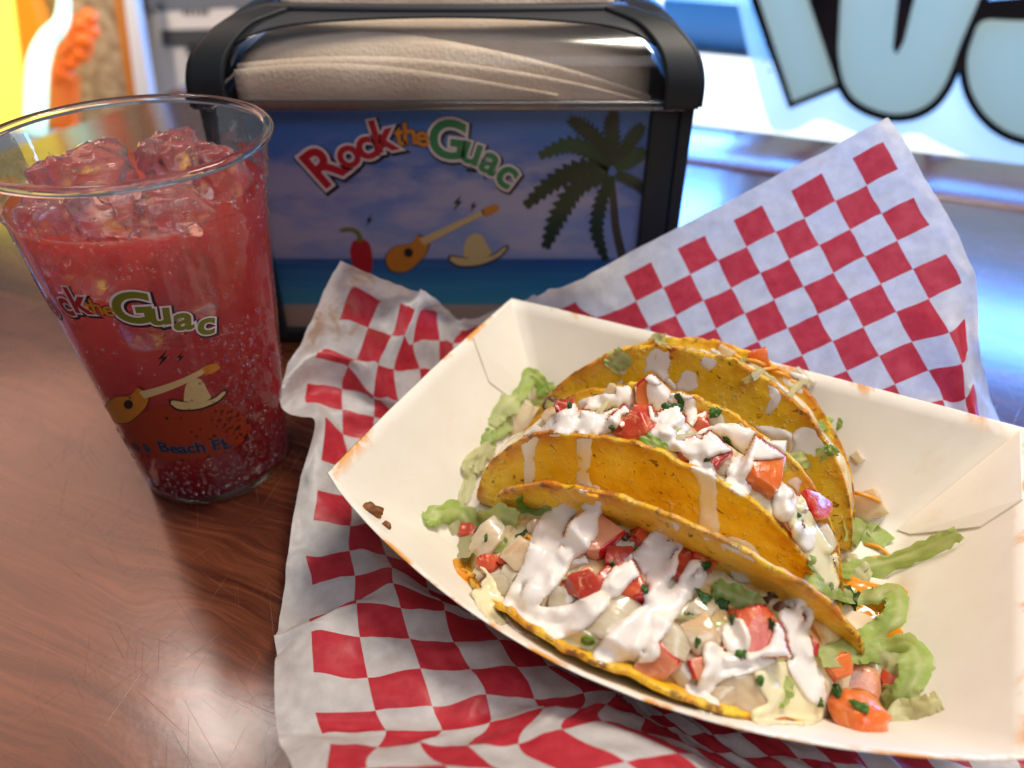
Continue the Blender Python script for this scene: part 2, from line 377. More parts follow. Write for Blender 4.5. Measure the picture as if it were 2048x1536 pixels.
M_rim = mat('cup_rim_plastic', (0.95, 0.95, 0.95), 0.04, trans=1.0, ior=1.35)
M_cover = clear_mat('clear_cover', (0.97, 0.965, 0.96), 0.14, 0.003, 0.22)
M_cardfront = clear_mat('clear_card_window', (0.96, 0.96, 0.97), 0.12, 0.002, 0.10)
def napkin_mat():
    m = mat('brown_napkin', (0.42, 0.31, 0.21), 0.9, spec=0.1); v = coords(m)
    vo = nd(m, 'ShaderNodeTexVoronoi'); vo.inputs['Scale'].default_value = 560; ln(m, v, vo.inputs['Vector'])
    c = ramp(m, noise_tex(m, v, 40, 4), [(0.3, (0.70, 0.56, 0.43)), (0.7, (0.80, 0.68, 0.55))])
    ln(m, c, bsdf(m).inputs['Base Color']); bump(m, vo.outputs['Distance'], 0.5, 0.0005); return m
M_napkin = napkin_mat()
def flat(name, col, rough=0.45, **kw): return mat(name, col, rough, **kw)
M_ink_red = flat('print_red', (0.42, 0.012, 0.022)); M_ink_green = flat('print_green', (0.02, 0.20, 0.06)); M_ink_org = flat('print_orange', (0.60, 0.22, 0.02))
M_ink_olive = flat('print_olive', (0.16, 0.17, 0.012)); M_ink_white = flat('print_white', (0.72, 0.62, 0.62)); M_ink_black = flat('print_black', (0.012, 0.010, 0.014))
M_ink_navy = flat('print_navy', (0.015, 0.018, 0.05)); M_ink_tan = flat('print_tan', (0.62, 0.46, 0.20)); M_ink_chip = flat('print_chip', (0.55, 0.20, 0.02))
M_ink_palm = flat('print_palm', (0.008, 0.03, 0.014)); M_ink_palm2 = flat('print_palm_light', (0.008, 0.055, 0.022)); M_ink_trunk = flat('print_trunk', (0.05, 0.045, 0.025))
M_ink_sunset = flat('print_cup_orange', (0.30, 0.035, 0.010)); M_ink_unused = flat('print_pink', (0.70, 0.36, 0.33))

# ---------------------------------------------------------------- table and ledge by the window
WX, WY = Vector((0.92, -0.39, 0)).normalized(), Vector((0.39, 0.92, 0)).normalized()
def slab(name, w0, w1, m0, m1, z0, z1, mt, parent=None, bev=0.25, kind=None):
    bm = bmesh.new(); bmesh.ops.create_cube(bm, size=1)
    for v in bm.verts:
        a = w0+(v.co.x+.5)*(w1-w0); b = m0+(v.co.y+.5)*(m1-m0)
        v.co = WX*a+WY*b+Vector((0, 0, z0+(v.co.z+.5)*(z1-z0)))
    bmesh.ops.bevel(bm, geom=bm.edges[:], offset=bev, segments=3, affect='EDGES', profile=0.5)
    vs, fs = bm_data(bm); return make(name, vs, fs, mt, parent, kind=kind)
table = thing('table', (0, 25, 0), 'dark red brown varnished wooden table with a scratched glossy top', 'table')
slab('table_top', -67, 110, -35, 63.9, -3.2, 0, M_wood, table)
slab('ledge_board', -67, 110, 64.05, 74.5, -3.2, 0.12, M_ledge, table)

# ---------------------------------------------------------------- paper food tray
A0, B0, C0, D0 = V3(0, 31.6, 5), V3(-6.3, 19.6, 5), V3(18.9, 22, 5), V3(12.6, 9.8, 4.7)
TU = Vector((0.891, -0.453, 0)).normalized(); TN = Vector((-0.453, -0.891, 0)).normalized()   # along the tray, towards the viewer
NS = 26
def lerp(a, b, t): return a+(b-a)*t
def tray_loops():
    ins, perp = 3.0, 2.7
    a, b, c, d = (A0+TU*ins+TN*perp, B0+TU*ins-TN*perp, C0-TU*ins+TN*perp, D0-TU*ins-TN*perp)
    for p in (a, b, c, d): p.z = 0.62
    rim, base = [], []
    for (r0, r1, b0, b1, kind) in ((A0, C0, a, c, 'back'), (C0, D0, c, d, 'right'), (D0, B0, d, b, 'front'), (B0, A0, b, a, 'left')):
        for i in range(NS):
            t = i/NS; p = lerp(r0, r1, t); q = lerp(b0, b1, t)
            if kind == 'front':
                bow = math.sin(math.pi*t)**0.85
                p = p+TN*2.75*bow+V3(0, 0, -0.45*bow); q = q+TN*1.7*bow
            elif kind == 'back': p = p-TN*0.15*math.sin(math.pi*t)
            elif kind == 'left': p = p-TU*0.15*math.sin(math.pi*t)
            rim.append(p); base.append(q)
    return rim, base
T_rim, T_base = tray_loops()
NL = len(T_rim); NW = 9
def tray_surface(th):
    """one skin of the tray; th shifts it outward/downward"""
    vs, rimv, oil = [], [], []
    cen = (A0+B0+C0+D0)/4
    for j in range(NW+1):
        t = j/NW
        for i in range(NL):
            p = lerp(T_base[i], T_rim[i], t); o = (p-cen); o.z = 0; o.normalize()
            sag = 0.18*math.sin(math.pi*t)
            p = p+o*(sag+th)+V3(0, 0, -th*0.6*(1-t)+0.03*nz(p, 0.9, 3))
            vs.append(p); rimv.append(max(0, (t-0.9)/0.1)); oil.append(0)
    fs = []
    for j in range(NW):
        for i in range(NL):
            k = (i+1) % NL; fs.append([j*NL+i, j*NL+k, (j+1)*NL+k, (j+1)*NL+i])
    # floor: rings shrinking to the middle
    bc = sum(T_base, Vector())/NL; prev = list(range(NL)); NR = 12
    for r in range(1, NR):
        t = 1-r/NR; row = []
        for i in range(NL):
            p = lerp(bc, T_base[i], t); p.z = 0.62-th*0.6-0.02*(1-t); row.append(len(vs)); vs.append(p); rimv.append(0); oil.append(0)
        for i in range(NL):
            k = (i+1) % NL; fs.append([row[i], row[k], prev[k], prev[i]])
        prev = row
    vs.append(Vector((bc.x, bc.y, 0.60-th*0.6))); rimv.append(0); oil.append(0)
    for i in range(NL): fs.append([len(vs)-1, prev[(i+1) % NL], prev[i]])
    return vs, fs, rimv, oil
tray = thing('food_tray', (6.3, 20.5, 0.4), 'cream paperboard food tray holding three tacos on checked paper', 'food tray')
vi, fi, ri, oi = tray_surface(0.0); vo_, fo, ro, oo = tray_surface(0.07)
n0 = len(vi)
tv = vi+vo_; tf = fi+[[k+n0 for k in f[::-1]] for f in fo]
for i in range(NL):
    k = (i+1) % NL; tf.append([NW*NL+i, NW*NL+k, n0+NW*NL+k, n0+NW*NL+i])
OILC = (at_z(1735, 1215, 0.7), at_z(1795, 1195, 0.7), at_z(1790, 1270, 0.7))
oil = []
for v in tv:
    d = min(((v-OILC[0]).length-1.0), ((v-OILC[1]).length-.45), ((v-OILC[2]).length-.25)); oil.append(max(0, min(1, (.45-d+.5*nz(v, 1.5, 4))/.6))*.55)
make('tray_body', tv, tf, M_tray, tray, smooth=True, attr={'rim': ri+ro, 'oil': oil})
tray_bvh = BVHTree.FromPolygons(vi, fi)
def tray_hit(u, v):
    h = tray_bvh.ray_cast(EYE, ray(u, v).normalized()); return (h[0], h[1]) if h[0] is not None else (at_z(u, v, 0.7), V3(0, 0, 1))
def flap(pix, lift=0.035, th=0.03, name='corner_flap'):
    pts = []
    for u, v in pix:
        p, n = tray_hit(u, v); n = n if n.dot(ray(u, v)) < 0 else -n
        pts.append(p+n*lift)
    vs = pts+[p-(EYE-p).normalized()*0+Vector((0, 0, 0)) for p in pts]
    cen = sum(pts, Vector())/len(pts); _, n = tray_hit(pix[0][0]*.5+pix[2][0]*.5, pix[0][1]*.5+pix[2][1]*.5); n = n if n.dot(EYE-cen) > 0 else -n
    k = len(pts); vs = [p+n*th for p in pts]+[p-n*0.05 for p in pts]
    fs = [list(range(k)), list(range(k, 2*k))[::-1]]+[[i, (i+1) % k, k+(i+1) % k, k+i] for i in range(k)]
    make(name, vs, fs, M_tray, tray, smooth=False, attr={'rim': [0.0]*len(vs), 'oil': [0.0]*len(vs)})
flap([(1021, 604), (945, 676), (977, 764), (1006, 786), (1066, 830), (1074, 806)])
flap([(2040, 862), (1795, 1060), (1822, 1070), (1962, 1055), (2047, 1000), (2140, 940)])

# ---------------------------------------------------------------- checked paper liner
NA, NB = 23, 25
con = {}
def setp(a, b, u, v, z): con[(a, b)] = at_z(u, v, z)
for a, b, u, v, z in [
    (0,0,680,518,7.6),(1,0,735,545,7.2),(2,0,790,568,6.8),(3,0,833,580,6.2),(4,0,846,586,5.8),(5,0,880,598,5.2),(6,0,897,626,4.2),(7,0,920,642,3.4),(8,0,960,632,3.6),(9,0,1010,618,4.0),(10,0,1065,594,4.8),
    (0,1,650,585,6.3),(1,1,707,573,6.2),(2,1,760,594,5.9),(3,1,803,610,5.6),(4,1,831,620,5.3),(5,1,842,625,5.0),(6,1,873,630,4.2),(7,1,925,665,2.8),(8,1,960,655,2.8),
    (0,2,617,655,5.2),(1,2,679,640,5.0),(2,2,738,661,4.7),(3,2,782,675,4.5),(4,2,809,682,4.3),(5,2,828,686,4.0),(6,2,877,688,3.2),(7,2,905,690,2.4),
    (0,3,586,714,4.4),(1,3,645,696,4.1),(2,3,712,726,3.6),(3,3,758,737,3.4),(4,3,788,741,3.2),(5,3,842,739,2.6),(6,3,880,745,1.8),
    (0,4,566,768,3.8),(1,4,631,714,4.0),(2,4,691,751,3.0),(3,4,748,793,2.4),(4,4,797,803,2.0),(5,4,845,800,1.5),
    (0,5,560,800,3.4),(1,5,614,773,2.7),(2,5,682,784,2.2),(3,5,748,796,2.2),(4,5,800,830,1.2),
    (0,6,575,832,2.9),(1,6,611,806,2.4),(2,6,684,834,1.8),(3,6,748,838,1.4),(4,6,800,850,.9),
    (0,7,632,842,3.0),(1,7,650,838,2.6),(2,7,686,862,1.6),(3,7,748,880,.8),
    (0,8,612,930,2.0),(1,8,643,925,1.9),(2,8,700,945,.9),
    (0,9,600,975,1.5),(1,9,635,985,1.5),(2,9,702,990,.6),
    (0,10,585,1055,1.3),(1,10,626,1043,1.2),(2,10,702,1054,.9),(3,10,755,1050,.4),
    (0,11,578,1115,1.0),(1,11,617,1106,.9),(2,11,702,1098,.9),(3,11,772,1115,.5),
    (0,12,573,1165,.8),(1,12,628,1158,.8),(2,12,709,1160,.8),(3,12,782,1148,1.0),(4,12,850,1190,.3),
    (0,13,558,1262,.5),(1,13,623,1235,.6),(2,13,712,1204,.9),(3,13,788,1163,1.6),(4,13,885,1204,1.0),(5,13,960,1240,.5),
    (0,14,549,1275,1.3),(1,14,622,1250,1.5),(2,14,714,1207,1.6),(3,14,801,1220,1.5),(4,14,887,1227,1.2),(5,14,965,1240,.9),
    (0,15,551,1315,1.3),(1,15,622,1262,1.7),(2,15,721,1279,1.6),(3,15,820,1277,1.6),(4,15,908,1281,1.5),(5,15,998,1281,1.2),(6,15,1065,1290,.7),
    (0,16,553,1365,1.4),(1,16,627,1348,1.7),(2,16,733,1356,1.7),(3,16,840,1339,1.9),(4,16,938,1340,1.7),(5,16,1032,1338,1.5),(6,16,1095,1325,1.1),(7,16,1160,1360,.7),
    (0,17,550,1430,1.6),(1,17,633,1428,1.8),(2,17,752,1422,1.9),(3,17,865,1408,2.1),(4,17,973,1395,2.0),(5,17,1070,1398,1.7),(6,17,1165,1392,1.4),(7,17,1230,1400,1.0),
    (0,18,556,1480,1.9),(1,18,640,1469,1.9),(2,18,773,1467,2.1),(3,18,890,1463,2.2),(4,18,985,1448,2.2),(5,18,1085,1426,2.3),(6,18,1160,1417,2.3),(7,18,1210,1412,1.8),(8,18,1290,1440,1.0),
    (0,19,575,1515,2.8),(1,19,662,1490,2.9),(2,19,757,1490,3.0),(3,19,840,1490,3.1),(4,19,935,1490,3.2),(5,19,1033,1494,3.3),(6,19,1120,1470,3.3),(7,19,1204,1443,3.0),(8,19,1290,1465,1.9),
    (0,20,590,1570,3.6),(1,20,650,1560,3.7),(2,20,730,1545,3.9),(3,20,890,1540,4.0),(4,20,1000,1545,4.1),(5,20,1120,1550,4.2),(6,20,1250,1530,4.0),(7,20,1360,1510,3.2),(8,20,1420,1530,2.0),
    (9,21,1530,1600,1.2),(12,18,1480,1470,.35),(12,20,1600,1560,.4),(15,20,1800,1600,.4),(16,18,1760,1490,.3)]:
    setp(a, b, u, v, z)
def flap_pt(a, b):                     # the big flap stands as a nearly flat plane leaning back
    P0 = V3(15.021, 35.027, 3.76); yaw, tilt, roll, kx, ky, s_ = .018, .805, .542, -.003, -.005, 1.6
    e1 = V3(math.cos(yaw)*math.cos(roll), math.sin(yaw)*math.cos(roll), math.sin(roll)); n = V3(math.sin(yaw), -math.cos(yaw), 0)
    up = n.cross(e1); up = -up if up.z > 0 else up
    d = up*math.sin(tilt)+n*math.cos(tilt); nn = e1.cross(d); x = (a-14)*s_; y = (b-4)*s_
    P = P0+e1*x+d*y+nn*(kx*x*x+ky*y*y)
    return EYE+(P-EYE)*0.84
for a in range(9, 20):
    for b in range(0, 10):
        if a <= 18 and b <= 8+(a-12)*0.35 and not (a >= 17 and b > 6): con[(a+4, b)] = flap_pt(a, b if b else 0.35)
def edge_pt(u, v, a, b): return at_y(u, v, flap_pt(a, b).y)
for b, (u, v) in enumerate([(1775,237),(1805,277),(1832,325),(1866,382),(1898,438),(1928,498),(1951,553),(1957,630),(1958,690),(1972,765),(1993,835)]): con[(23, b)] = edge_pt(u, v, 18.5, min(b, 8))
for b, u, v in [(7,1930,638),(8,1936,700),(9,1946,770),(10,1962,835)]: con[(22, b)] = edge_pt(u, v, 18, b)
for b, u, v in [(7,1889,652),(8,1913,714),(9,1919,784),(10,1935,840)]: con[(21, b)] = edge_pt(u, v, 17, b)+V3(0, -.5, 0)
for a, b, u, v, k in [(12,0,1120,574,0),(12,1,1150,605,0)]: con[(a, b)] = at_y(u, v, 31.5)
con[(23, 16)] = V3(21.5, 13, 2.0); con[(23, 20)] = V3(19, 7, 1.5)
con[(14, 12)] = V3(8, 19.5, .3); con[(8, 12)] = V3(2.2, 20.5, .3); con[(18, 14)] = V3(13.5, 16, .3); con[(10, 15)] = V3(3.6, 15.2, .3); con[(10, 8)] = V3(3.5, 25.5, .3)
ni, nj = NA+1, NB+1
idx = lambda a, b: a*nj+b
rows, rhs = [], []
def addrow(terms, r):
    q = np.zeros(ni*nj)
    for i, wgt in terms: q[i] += wgt
    rows.append(q); rhs.append(np.array(r, float))
for a in range(ni):
    for b in range(nj):
        if 0 < a < ni-1: addrow([(idx(a-1, b), 1), (idx(a, b), -2), (idx(a+1, b), 1)], (0, 0, 0))
        if 0 < b < nj-1: addrow([(idx(a, b-1), 1), (idx(a, b), -2), (idx(a, b+1), 1)], (0, 0, 0))
        if a < ni-1 and b < nj-1: addrow([(idx(a, b), 1), (idx(a+1, b), -1), (idx(a, b+1), -1), (idx(a+1, b+1), 1)], (0, 0, 0))
for (a, b), p in con.items(): addrow([(idx(a, b), 12)], 12*np.array(p))
sol = np.linalg.lstsq(np.array(rows), np.array(rhs), rcond=None)[0].reshape(ni, nj, 3)
def refine(G, axis, n):
    G = np.moveaxis(G, axis, 0); m = G.shape[0]; out = []
    P = np.concatenate([[2*G[0]-G[1]], G, [2*G[-1]-G[-2]]])
    for i in range(m-1):
        a, b, c, d = P[i:i+4]
        for k in range(n):
            t = k/n; out.append(0.5*((2*b)+(c-a)*t+(2*a-5*b+4*c-d)*t*t+(-a+3*b-3*c+d)*t**3))
    out.append(G[-1]); return np.moveaxis(np.array(out), 0, axis)
SUB = 9
G = refine(refine(sol, 0, SUB), 1, SUB)
# keep the sheet below the tray: height limit under its floor and flared walls
def to_st(p):
    q = Vector(p)-A0; return q.dot(TU), q.dot(TN)
LU, LN_ = (C0-A0).dot(TU), (B0-A0).dot(TN)
def limit(x, y):
    s, t = to_st((x, y, 0)); s_off = 0.0
    bow = math.sin(math.pi*min(max(s/LU, 0), 1))**0.85*2.2
    d = min(s+0.2, LU-s+0.2, t+0.2, LN_+bow-t)           # inside distance from the rim
    if d < 0: return None
    return max(0.28, 4.4-d*1.62)
pv, puv = [], []
CRE = []
for _ in range(46):
    q = (rng.uniform(0, 9), rng.uniform(0, 21)) if _ < 34 else (rng.uniform(8, 22), rng.uniform(0, 10))
    CRE.append((q[0], q[1], rng.uniform(0, math.pi), rng.uniform(1.0, 3.2), rng.choice((-1, 1))*rng.uniform(.10, .30)*(1 if _ < 34 else .22)))
def crease(a, b):
    h = 0
    for x, y, g, L, A in CRE:
        du = (a-x)*math.cos(g)+(b-y)*math.sin(g); dv = -(a-x)*math.sin(g)+(b-y)*math.cos(g)
        if abs(du) < L and abs(dv) < .8: h += A*(1-abs(dv)/.8)*(1-(du/L)**2)
    return h
for i in range(G.shape[0]):
    for j in range(G.shape[1]):
        p = Vector(G[i, j]); a, b = i/SUB, j/SUB
        flapw = 1.0 if (a > 12.5 and b < 9) else 0.0
        amp = 0.10 if not flapw else 0.035
        cr = abs(nz((a, b, 0), 0.75, 5)); cr2 = abs(nz((a, b, 0), 1.7, 9))
        cz_ = crease(a, b); p.z += cz_*.8; p.y += cz_*.4; p.x += cz_*.3
        p.z += amp*(1.2-4*cr) + amp*0.45*(1-3*cr2); p.x += amp*0.7*nz((a, b, 3), 0.8, 2); p.y += amp*0.7*nz((a, b, 7), 0.8, 4)
        L = limit(p.x, p.y)
        if L is not None and p.z > L and not (a > 12 and b < 5): p.z = L
        p.z = max(p.z, 0.10+0.05*abs(nz((a, b, 1), 2.0)))
        pv.append(p); puv.append((a, b))
W_ = G.shape[1]
pf = [[i*W_+j, (i+1)*W_+j, (i+1)*W_+j+1, i*W_+j+1] for i in range(G.shape[0]-1) for j in range(W_-1)]
po = make('paper_liner', pv, pf, M_paper, None, uv=puv)
tag(po, 'red and white checked paper liner crumpled under the food tray', 'paper')

# ---------------------------------------------------------------- tacos
TP = {1: (4.941, 17.314, .819, 6.631, .609, .27, .234, -.493, -.006, 1.026),
      2: (4.968, 19.584, .802, 6.85, -.074, .132, .193, -.526, .029, 1.009),
      3: (6.856, 23.103, .819, 6.748, -.37, .075, .117, -.487, .003, 1.005)}
class Taco:
    def __init__(s, k):
        s.k = k; cx, cy, cz, s.R, s.lean, s.hf, s.hb, yaw, roll, s.asp = TP[k]; s.c = V3(cx, cy, cz)
        e = V3(math.cos(yaw), math.sin(yaw), 0); s.n = V3(math.sin(yaw), -math.cos(yaw), 0); K = V3(0, 0, 1)
        s.e = e*math.cos(roll)+K*math.sin(roll); s.kk = -e*math.sin(roll)+K*math.cos(roll)
    def pos(s, x, sd):
        """x in -1..1 along the fold, sd signed arc length from the fold (+ towards the viewer)"""
        side = 1 if sd >= 0 else -1; a = abs(sd); ang = s.hf if side > 0 else s.hb; r = 1.0
        La = r*(math.pi/2-ang); q = min(a, La)/r; L = max(a-La, 0)
        py = side*(r*math.sin(q)+L*math.sin(ang)); pz = r-r*math.cos(q)+L*math.cos(ang)
        wob = 0.16*nz((x*3, sd*0.5, s.k*5), 0.9, 1)+0.05*nz((x*8, sd*1.3, s.k*7), 1.0, 3)
        py += wob
        yy = py*math.cos(s.lean)+pz*math.sin(s.lean); zz = -py*math.sin(s.lean)+pz*math.cos(s.lean)
        return s.c+s.e*(x*s.R*s.asp)+s.n*yy+s.kk*zz
    def smax(s, x, side):
        b = math.sqrt(max(0, 1-x*x))*s.R
        return b*(1+0.03*nz((x*6, side*3, s.k), 1.0, 2)+0.016*nz((x*17, side*5, s.k), 1.0, 6)-0.03*max(0, nz((x*9, side*7, s.k), 1.0, 8)-.25)+.008*nz((x*40, side*5, s.k), 1.0, 3))
    def open_dir(s):
        return (s.n*math.sin(s.lean)+s.kk*math.cos(s.lean)).normalized()
TACO = {k: Taco(k) for k in TP}
LAB = {1: 'front taco lying open toward the viewer under heavy sour cream', 2: 'middle taco standing upright with two white cream drips down its shell',
       3: 'back taco with bare tall yellow shell leaning on the tray wall'}
taco_obj = {}
food_v, food_f = [], []
def food_add(vs, fs):
    n = len(food_v); food_v.extend(vs); food_f.extend([[i+n for i in f] for f in fs])
food_add(vi, fi)
for k, T in TACO.items():
    root = thing('taco', (T.c.x, T.c.y, T.c.z-0.2), LAB[k], 'taco', 'tacos in the food tray'); taco_obj[k] = root
    NX, NSD = 150, 92; vs, rimA = [], []
    for i in range(NX+1):
        x = -math.cos(math.pi*i/NX)*0.999
        for j in range(NSD+1):
            q = -1+2*j/NSD; side = 1 if q >= 0 else -1; sm = T.smax(x, side)
            p_ = T.pos(x, q*sm); br = 0.045*nz(p_, 2.2, k)+0.03*max(0, nz(p_, 4.2, k+2))+.018*nz(p_, 8, k); vs.append(p_+T.n*br); edge = min(1, max(0, 1-(T.R-math.hypot(x*T.R, q*sm))/0.85)); rimA.append(edge)
    fs = [[i*(NSD+1)+j, (i+1)*(NSD+1)+j, (i+1)*(NSD+1)+j+1, i*(NSD+1)+j+1] for i in range(NX) for j in range(NSD)]
    food_add(vs, fs)
    # thickness
    bm = bmesh.new(); lay = bm.verts.layers.float.new('rim'); bv = []
    for v, r in zip(vs, rimA):
        q = bm.verts.new(v); q[lay] = r; bv.append(q)
    for f in fs: bm.faces.new([bv[i] for i in f])
    bm.normal_update(); nrm = [v.normal.copy() for v in bv]; bm.free()
    n = len(vs); th = 0.09
    V2 = [v+m*th for v, m in zip(vs, nrm)]+[v-m*th for v, m in zip(vs, nrm)]
    F2 = fs+[[i+n for i in f[::-1]] for f in fs]
    for i in range(NX):
        for j, fl in ((0, 0), (NSD, 1)):
            a, b = i*(NSD+1)+j, (i+1)*(NSD+1)+j; F2.append([a, b, b+n, a+n] if fl else [b, a, a+n, b+n])
    make('shell', V2, F2, M_shell, root, attr={'rim': rimA*2})
    # filling mound between the two walls
    NX2, NT = 60, 26; mv = []
    fill = {1: (0.88, 0.62, 0.55), 2: (0.93, 0.80, 0.75), 3: (0.9, 0.86, 0.5)}[k]
    od = T.open_dir()
    for i in range(NX2+1):
        x = -0.95+1.90*i/NX2
        pf_ = T.pos(x, T.smax(x, 1)*fill[0]); pb = T.pos(x, -T.smax(x, -1)*fill[1])
        for j in range(NT+1):
            t = j/NT; p = lerp(pf_, pb, t); bulge = (1-(2*t-1)**2)
            p = p+od*(fill[2]*bulge*(0.55+0.45*math.sqrt(max(0, 1-x*x)))+0.24*nz(p, 1.1, k)*bulge+0.10*nz(p, 2.8, k+3)*bulge)
            mv.append(p)
    mf = [[i*(NT+1)+j, (i+1)*(NT+1)+j, (i+1)*(NT+1)+j+1, i*(NT+1)+j+1] for i in range(NX2) for j in range(NT)]
    make('filling', mv, mf, M_mound, root); food_add(mv, mf)

class Cast:
    def __init__(s): s.re()
    def re(s): s.t = BVHTree.FromPolygons(food_v, food_f)
    def hit(s, u, v):
        r = ray(u, v).normalized(); h = s.t.ray_cast(EYE, r)
        if h[0] is None: return at_z(u, v, 0.75), V3(0, 0, 1)
        n = h[1]; n = n if n.dot(r) < 0 else -n
        return h[0], n
CAST = Cast()
def basis(n, spin):
    t = n.cross(V3(0.3, 0.2, 0.9)); t.normalize(); b = n.cross(t)
    return t*math.cos(spin)+b*math.sin(spin), b*math.cos(spin)-t*math.sin(spin)
def dice(center, n, spin, sx, sy, sz, seed, bend=0.0):
    r_ = random.Random(int(seed*1000)); bm = bmesh.new(); bmesh.ops.create_cube(bm, size=2)
    for v in bm.verts: v.co = Vector([c*r_.uniform(.82, 1.08) for c in v.co])
    for _ in range(r_.randint(2, 4)):
        d = Vector((r_.choice((-1, 1))*r_.uniform(.4, 1), r_.choice((-1, 1))*r_.uniform(.4, 1), r_.uniform(-.6, 1))).normalized()
        g = bmesh.ops.bisect_plane(bm, geom=bm.verts[:]+bm.edges[:]+bm.faces[:], plane_co=d*r_.uniform(.95, 1.2), plane_no=d, clear_outer=True)
        bmesh.ops.holes_fill(bm, edges=[e for e in bm.edges if e.is_boundary])
    bmesh.ops.bevel(bm, geom=bm.edges[:], offset=.13, segments=2, affect='EDGES', profile=0.5, clamp_overlap=True)
    bmesh.ops.triangulate(bm, faces=[f for f in bm.faces if len(f.verts) > 4])
    bmesh.ops.subdivide_edges(bm, edges=[e for e in bm.edges if e.calc_length() > .35], cuts=2, use_grid_fill=True)
    a, b = basis(n, spin)
    for v in bm.verts:
        c = v.co*(1+.12*nz(v.co, 1.1, seed)+.07*nz(v.co, 2.4, seed)+.04*nz(v.co, 6, seed))
        z = c.z*sz-bend*(c.x*c.x)*sx; v.co = center+a*(c.x*sx)+b*(c.y*sy)+n*z
    return bm_data(bm)
def lump(center, n, spin, sx, sy, sz, seed, sharp=3.2, bend=0.0, rough=0.10, cuts=5):
    bm = bmesh.new(); bmesh.ops.create_cube(bm, size=2)
    bmesh.ops.subdivide_edges(bm, edges=bm.edges[:], cuts=cuts, use_grid_fill=True)
    a, b = basis(n, spin)
    for v in bm.verts:
        c = v.co; L = (abs(c.x)**sharp+abs(c.y)**sharp+abs(c.z)**sharp)**(1/sharp); c = c/L
        c = c*(1+rough*nz(c, 1.3, seed)+rough*.5*nz(c, 3.0, seed+4))
        z = c.z*sz-bend*(c.x*sx)**2/max(sx, 1e-3)
        v.co = center+a*(c.x*sx)+b*(c.y*sy*(1+.2*nz(V3(seed, 0, 0), 1)*c.x))+n*z
    return bm_data(bm)
seedc = [1]
M_skin = mat('tomato_skin', (0.52, 0.012, 0.008), 0.1, coat=0.6, coatr=0.04)
DICED = (M_tomato, M_tomato_o, M_tomato_p, M_tomato_d, M_onion, M_onion_p)
def chunk(name, m, u, v, size, parent, asp=(1, .8, .7), spin=None, sink=0.25, sharp=3.2, bend=0.0, tilt=0.35, label=None, cat=None, group=None, rough=0.1, blob=False):
    p, n = CAST.hit(u, v); seedc[0] += 1; sd = seedc[0]*1.37
    dep = (p-EYE).length; r = 1.12*size*dep/F*0.5                       # size: how broad it looks in the photograph
    n2 = (n*(1-tilt)+(EYE-p).normalized()*tilt+Vector((rng.uniform(-.25, .25),)*3)*tilt).normalized()
    sz = r*asp[2]; c = p+n2*(sz*(1-2*sink))
    sp_ = rng.uniform(0, 6.28) if spin is None else spin
    if m in DICED and not blob: vs, fs = dice(c, n2, sp_, r*asp[0], r*asp[1], sz, sd, bend)
    else: vs, fs = lump(c, n2, sp_, r*asp[0], r*asp[1], sz, sd, sharp, bend, rough)
    o = make(name, vs, fs, [m, M_skin] if 'tomato' in m.name else m, parent); food_add(vs, fs)
    if 'tomato' in m.name:
        ax, _ = basis(n2, sp_); ext = max((v-c).dot(ax) for v in vs); O = world_loc(o)
        for pl in o.data.polygons:
            if ((pl.center+O)/S-c).dot(ax) > ext*.80: pl.material_index = 1
    if label: tag(o, label, cat, group)
    return o
def leaflet(name, u, v, size, parent, m=None, spin=None, lift=0.05):
    """one small crinkled cilantro leaf with a lobed outline"""
    p, n = CAST.hit(u, v); dep = (p-EYE).length; r = size*dep/F*0.5; n2 = (n*.6+(EYE-p).normalized()*.4).normalized()
    a, b = basis(n2, rng.uniform(0, 6.28) if spin is None else spin); vs, fs = [p+n2*(lift+0.03)], []; K = 20; seedc[0] += 1; nl = rng.choice((2, 3, 3, 5)); lobe = rng.uniform(.1, .32); ph0 = rng.uniform(0, 6); asp_ = rng.uniform(.35, .9); r *= rng.uniform(.8, 1.15)
    for ring in (0.5, 1.0):
        for k in range(K):
            g = 2*math.pi*k/K; rr = r*ring*(0.74+lobe*math.cos(nl*g+ph0)+0.3*nz(V3(math.cos(g), math.sin(g), 0), 2, seedc[0]))
            q = p+a*(rr*math.cos(g))+b*(rr*math.sin(g)*asp_)+n2*(lift+0.16*nz(V3(g, ring, 0), 1.5, seedc[0])); vs.append(q)
    for k in range(K):
        k2 = (k+1) % K; fs.append([0, 1+k, 1+k2]); fs.append([1+k, 1+K+k, 1+K+k2, 1+k2])
    vs, fs = solid(vs, fs, 0.03); return make(name, vs, fs, m or rng.choice((M_cilantro, M_cilantro, M_cil2)), parent, attr={'pale': [0.0]*len(vs)})
